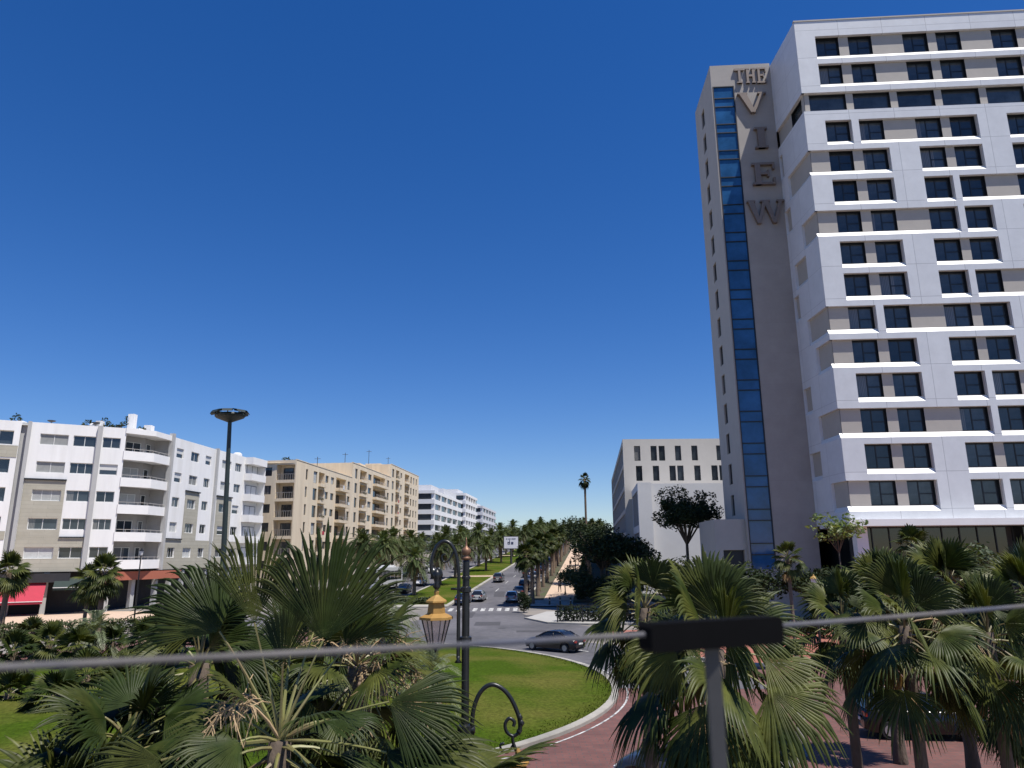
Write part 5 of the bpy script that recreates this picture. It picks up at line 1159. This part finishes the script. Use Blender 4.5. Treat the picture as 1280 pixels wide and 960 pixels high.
# fence below the tower, bollards
fc = thing('metal_fence', 'low dark mesh fence along the pavement corner below the dark trees', 'fence', (3.9, 67.3, .12)); b = MB()
for k in range(75): b.box(.15*k-.012, .15*k+.012, -.012, .012, .1, 1.4)
b.box(0,11.2,-.025,.025,1.4,1.46); b.box(0,11.2,-.02,.02,.12,.17); b.box(0,11.2,-.02,.02,.75,.79); b.build('bars', M['iron'], fc)
for k in range(6): MB().box(2.24*k-.05,2.24*k+.05,-.05,.05,-.02,1.55).build('fence_post', M['iron'], fc)
for i, (px, Y) in enumerate(((699,87.),(686,87.4),(712,86.8))):
    p = on(px, Y); t = thing('bollard', ['black bollard in the middle of the walkway entrance','black bollard at the left of the walkway entrance','black bollard at the right of the walkway entrance'][i], 'bollard', (p.x, Y, .3), group='bollards at the walkway')
    MB().lathe([(.1,-.1),(.1,.7),(.12,.72),(.12,.78),(.06,.86)], 10).build('shaft', M['iron'], t); MB().lathe([(.102,.5),(.102,.6)], 10).build('band', M['paint'], t)
p = at(655, 768, 80); dk = thing('planter_shrub', 'dark rounded shrub on the pavement tip beside the crosswalk', 'shrub', (p.x, 80, .05)); v, q = leafcloud(np.random.default_rng(9), [(0,0,.8),(.3,0,1.2),(-.2,.1,1.6)], [.7,.6,.5], 1500, .1, 1.); link('foliage', npmesh('foliage', v, q, M['leafdark']), dk); MB().lathe([(.07,0),(.05,.9)], 8).build('stem', M['trunkd'], dk)
# plaza edge fence at the far right, near the car
fc = thing('garden_fence', 'black iron garden fence at the bottom right behind the dark palm trunk', 'fence', (14.2, 21.5, 0)); b = MB()
for k in range(40): b.box(.12*k-.01,.12*k+.01,-.01,.01,.05,1.15)
b.box(0,4.7,-.02,.02,1.15,1.2); b.box(0,4.7,-.015,.015,.1,.14); b.build('bars', M['iron'], fc)
# ------------------------------------------------------------------ people on the walkway
def clothmat(name, top, legs, zsplit):
    m = bpy.data.materials.new(name); m.use_nodes = True; nt = m.node_tree; N = nt.nodes; L = nt.links; b = N['Principled BSDF']; b.inputs['Roughness'].default_value = .85
    tc = N.new('ShaderNodeTexCoord'); s = N.new('ShaderNodeSeparateXYZ'); L.new(tc.outputs['Object'], s.inputs[0]); r = N.new('ShaderNodeValToRGB'); r.color_ramp.interpolation = 'CONSTANT'
    mr = N.new('ShaderNodeMapRange'); mr.inputs[1].default_value = 0; mr.inputs[2].default_value = 1.8; L.new(s.outputs[2], mr.inputs[0]); L.new(mr.outputs[0], r.inputs[0])
    e = r.color_ramp.elements; e[0].position = 0; e[0].color = (.02,.02,.02,1); e[1].position = .05; e[1].color = (*legs,1); x = e.new(zsplit/1.8); x.color = (*top,1); y = e.new(1.44/1.8); y.color = (.35,.2,.13,1)
    L.new(r.outputs[0], b.inputs['Base Color']); return m
def person(label, loc, rot, top, legs, hair=(.02,.015,.012)):
    t = thing('person', label, 'person', loc, rot, 'people on the walkway'); J = {}; V = []; E = []; RD = []
    def j(n, p, r, par=None):
        J[n] = len(V); V.append(p); RD.append(r)
        if par: E.append((J[par], J[n]))
    j('pel',(0,0,.95),.15); j('ch',(0,0,1.25),.16,'pel'); j('sh',(0,0,1.40),.11,'ch'); j('nk',(0,.01,1.49),.055,'sh'); j('hd',(0,.02,1.6),.095,'nk'); j('ht',(0,.01,1.7),.07,'hd')
    for s, st in ((-1,.22),(1,-.2)):
        k = str(s); j('hip'+k,(s*.1,0,.88),.095,'pel'); j('kn'+k,(s*.1,st*.6+.05,.48),.065,'hip'+k); j('an'+k,(s*.1,st,.09),.042,'kn'+k); j('to'+k,(s*.11,st+.16,.04),.035,'an'+k)
        j('s'+k,(s*.19,0,1.38),.06,'sh'); j('el'+k,(s*.24,-st*.4,1.12),.045,'s'+k); j('wr'+k,(s*.24,-st*.7+.06,.88),.03,'el'+k); j('ha'+k,(s*.24,-st*.75+.08,.78),.035,'wr'+k)
    me = bpy.data.meshes.new('body'); me.from_pydata(V, E, []); o = link('body', me, t); sk = o.modifiers.new('skin', 'SKIN')
    for i, r in enumerate(RD): me.skin_vertices[0].data[i].radius = (r, r)
    me.skin_vertices[0].data[0].use_root = True; o.modifiers.new('sub', 'SUBSURF').levels = 1; o.modifiers['sub'].render_levels = 1
    dg = bpy.context.evaluated_depsgraph_get(); m2 = bpy.data.meshes.new_from_object(o.evaluated_get(dg)); o.modifiers.clear(); o.data = m2; m2.materials.clear(); m2.materials.append(clothmat('clothes', top, legs, .95))
    m2.polygons.foreach_set('use_smooth', [True]*len(m2.polygons))
    MB().lathe([(.03,1.58),(.105,1.62),(.108,1.7),(.07,1.77),(.01,1.785)], 12, (0,-.015)).build('hair', mat('hair', hair, .8, .1), t, smooth=True)
    return t
for pp, lab, tp_, lg in (((699,101),'person in dark clothes walking in the middle of the tan walkway',(.03,.03,.05),(.02,.02,.03)),((713,148),'person in black standing far up the walkway near the globe lamp',(.02,.02,.02),(.03,.03,.035)),((709,128),'person in a pale top far up the left side of the walkway',(.5,.48,.45),(.05,.06,.1))):
    p = on(*pp); person(lab, (p.x, p.y, p.z+.14), .3, tp_, lg)
# ------------------------------------------------------------------ railing close to the camera
zc_ = lambda px, py, Y: at(px, py, Y)
A = zc_(-60, 837, .80); Bq = zc_(1330, 753, 1.66); fq = min(range(1001), key=lambda k: abs((A+(Bq-A)*k/1000).x/((A+(Bq-A)*k/1000).y) - at(890,776,1.).x))/1000; P_ = A+(Bq-A)*fq; YC = P_.y
rp = thing('railing_post', 'flat grey railing post close by, topped with a black rectangular cap', 'railing post', (P_.x, YC, 0))
hd = Vector((Bq.x-A.x, Bq.y-A.y, 0)).normalized(); zt_, zb2 = at(888, 775.5, YC-.02).z, at(888, 811, YC-.02).z
def along(px):
    k = min(range(2001), key=lambda k: abs((A+(Bq-A)*k/2000).x/(A+(Bq-A)*k/2000).y - at(px,793,1.).x)); return (A+(Bq-A)*k/2000-P_).to_2d().dot(hd.to_2d())
c0, c1 = along(806), along(970)
cp = MB(); e = .006
cp.prism([(c0+e,zb2),(c1-e,zb2),(c1,zb2+e),(c1,zt_-e),(c1-e,zt_),(c0+e,zt_),(c0,zt_-e),(c0,zb2+e)], (-hd.y*.018,hd.x*.018,0), hd, (0,0,1), (hd.y*.036,-hd.x*.036,0)); cp.build('cap', M['blackplastic'], rp)
pw0, pw1 = at(883.5, 850, YC).x-P_.x, at(901, 850, YC).x-P_.x
MB().box(pw0, pw1, -.006, .008, 3.3, zb2-.001).build('post', M['steel'], rp)
dv = (Bq-A); cb = MB(); pts = []
for k in range(41): f = k/40; v_ = A+dv*f; v_.z -= .010*math.sin(PI*f); pts.append(tuple(v_-Vector((P_.x, YC+.1, 0)) + Vector((0,0,0))))
cb_o = thing('railing_cable', 'thin grey railing cable crossing the whole view close to the camera', 'cable', (P_.x, YC+.1, 0)); cb.tube(pts, .0040, 10).build('strand', M['cable'], cb_o, smooth=True)
tc_ = MB().box(-6,6,-4,1.8,3.15,3.3).build('viewing_terrace', M['concrete']); tag(tc_, kind='structure')
for x in (-5,0,5): o = MB().box(x-.25,x+.25,1.1,1.6,0,3.149).build('terrace_pillar', M['concrete']); tag(o, kind='structure')
# ------------------------------------------------------------------ camera, sky, sun
cam = bpy.data.cameras.new('camera'); cam.sensor_width = 36; cam.lens = F_/1280*36; cam.clip_start = .05; cam.clip_end = 6000
co = bpy.data.objects.new('camera', cam); COL.objects.link(co); SC.camera = co
Fv = Vector((0, math.cos(TH), math.sin(TH))); U0 = Vector((0, -math.sin(TH), math.cos(TH))); R0 = Vector((1,0,0))
Rv = math.cos(PH)*R0 - math.sin(PH)*U0; Uv = math.sin(PH)*R0 + math.cos(PH)*U0
co.matrix_world = Matrix(((Rv.x,Uv.x,-Fv.x,0),(Rv.y,Uv.y,-Fv.y,0),(Rv.z,Uv.z,-Fv.z,HC),(0,0,0,1)))
cam.dof.use_dof = True; cam.dof.focus_distance = 40; cam.dof.aperture_fstop = 3.4
EL, AZ = R(66), R(54)                 # sun: elevation, and azimuth from -Y towards +X
S = Vector((math.sin(AZ)*math.cos(EL), -math.cos(AZ)*math.cos(EL), math.sin(EL)))
sl = bpy.data.lights.new('sun', 'SUN'); sl.energy = 5.; sl.angle = R(.5); sl.color = (1., .95, .88)
so = bpy.data.objects.new('sun', sl); COL.objects.link(so); so.rotation_euler = (-S).to_track_quat('-Z', 'Y').to_euler()
w = bpy.data.worlds.new('World'); SC.world = w; w.use_nodes = True; nt = w.node_tree
sk = nt.nodes.new('ShaderNodeTexSky'); sk.sky_type = 'NISHITA'; sk.sun_disc = False; sk.sun_elevation = EL; sk.sun_rotation = PI-AZ; sk.altitude = 50
sk.air_density = 1.0; sk.dust_density = .1; sk.ozone_density = 3.2
bg = nt.nodes['Background']; bg.inputs['Strength'].default_value = .085; hs = nt.nodes.new('ShaderNodeHueSaturation'); hs.inputs['Saturation'].default_value = 1.34; hs.inputs['Hue'].default_value = .506; nt.links.new(sk.outputs[0], hs.inputs['Color']); tn = nt.nodes.new('ShaderNodeMix'); tn.data_type = 'RGBA'; tn.blend_type = 'MULTIPLY'; tn.inputs[0].default_value = 1.; tn.inputs[7].default_value = (.93,.95,1.13,1); nt.links.new(hs.outputs[0], tn.inputs[6]); nt.links.new(tn.outputs[2], bg.inputs['Color'])
SC.view_settings.view_transform = 'Standard'; SC.view_settings.look = 'None'; SC.view_settings.exposure = .3; SC.view_settings.gamma = 1.
SC.cycles.max_bounces = 6; SC.cycles.transparent_max_bounces = 8; SC.cycles.caustics_reflective = False; SC.cycles.caustics_refractive = False
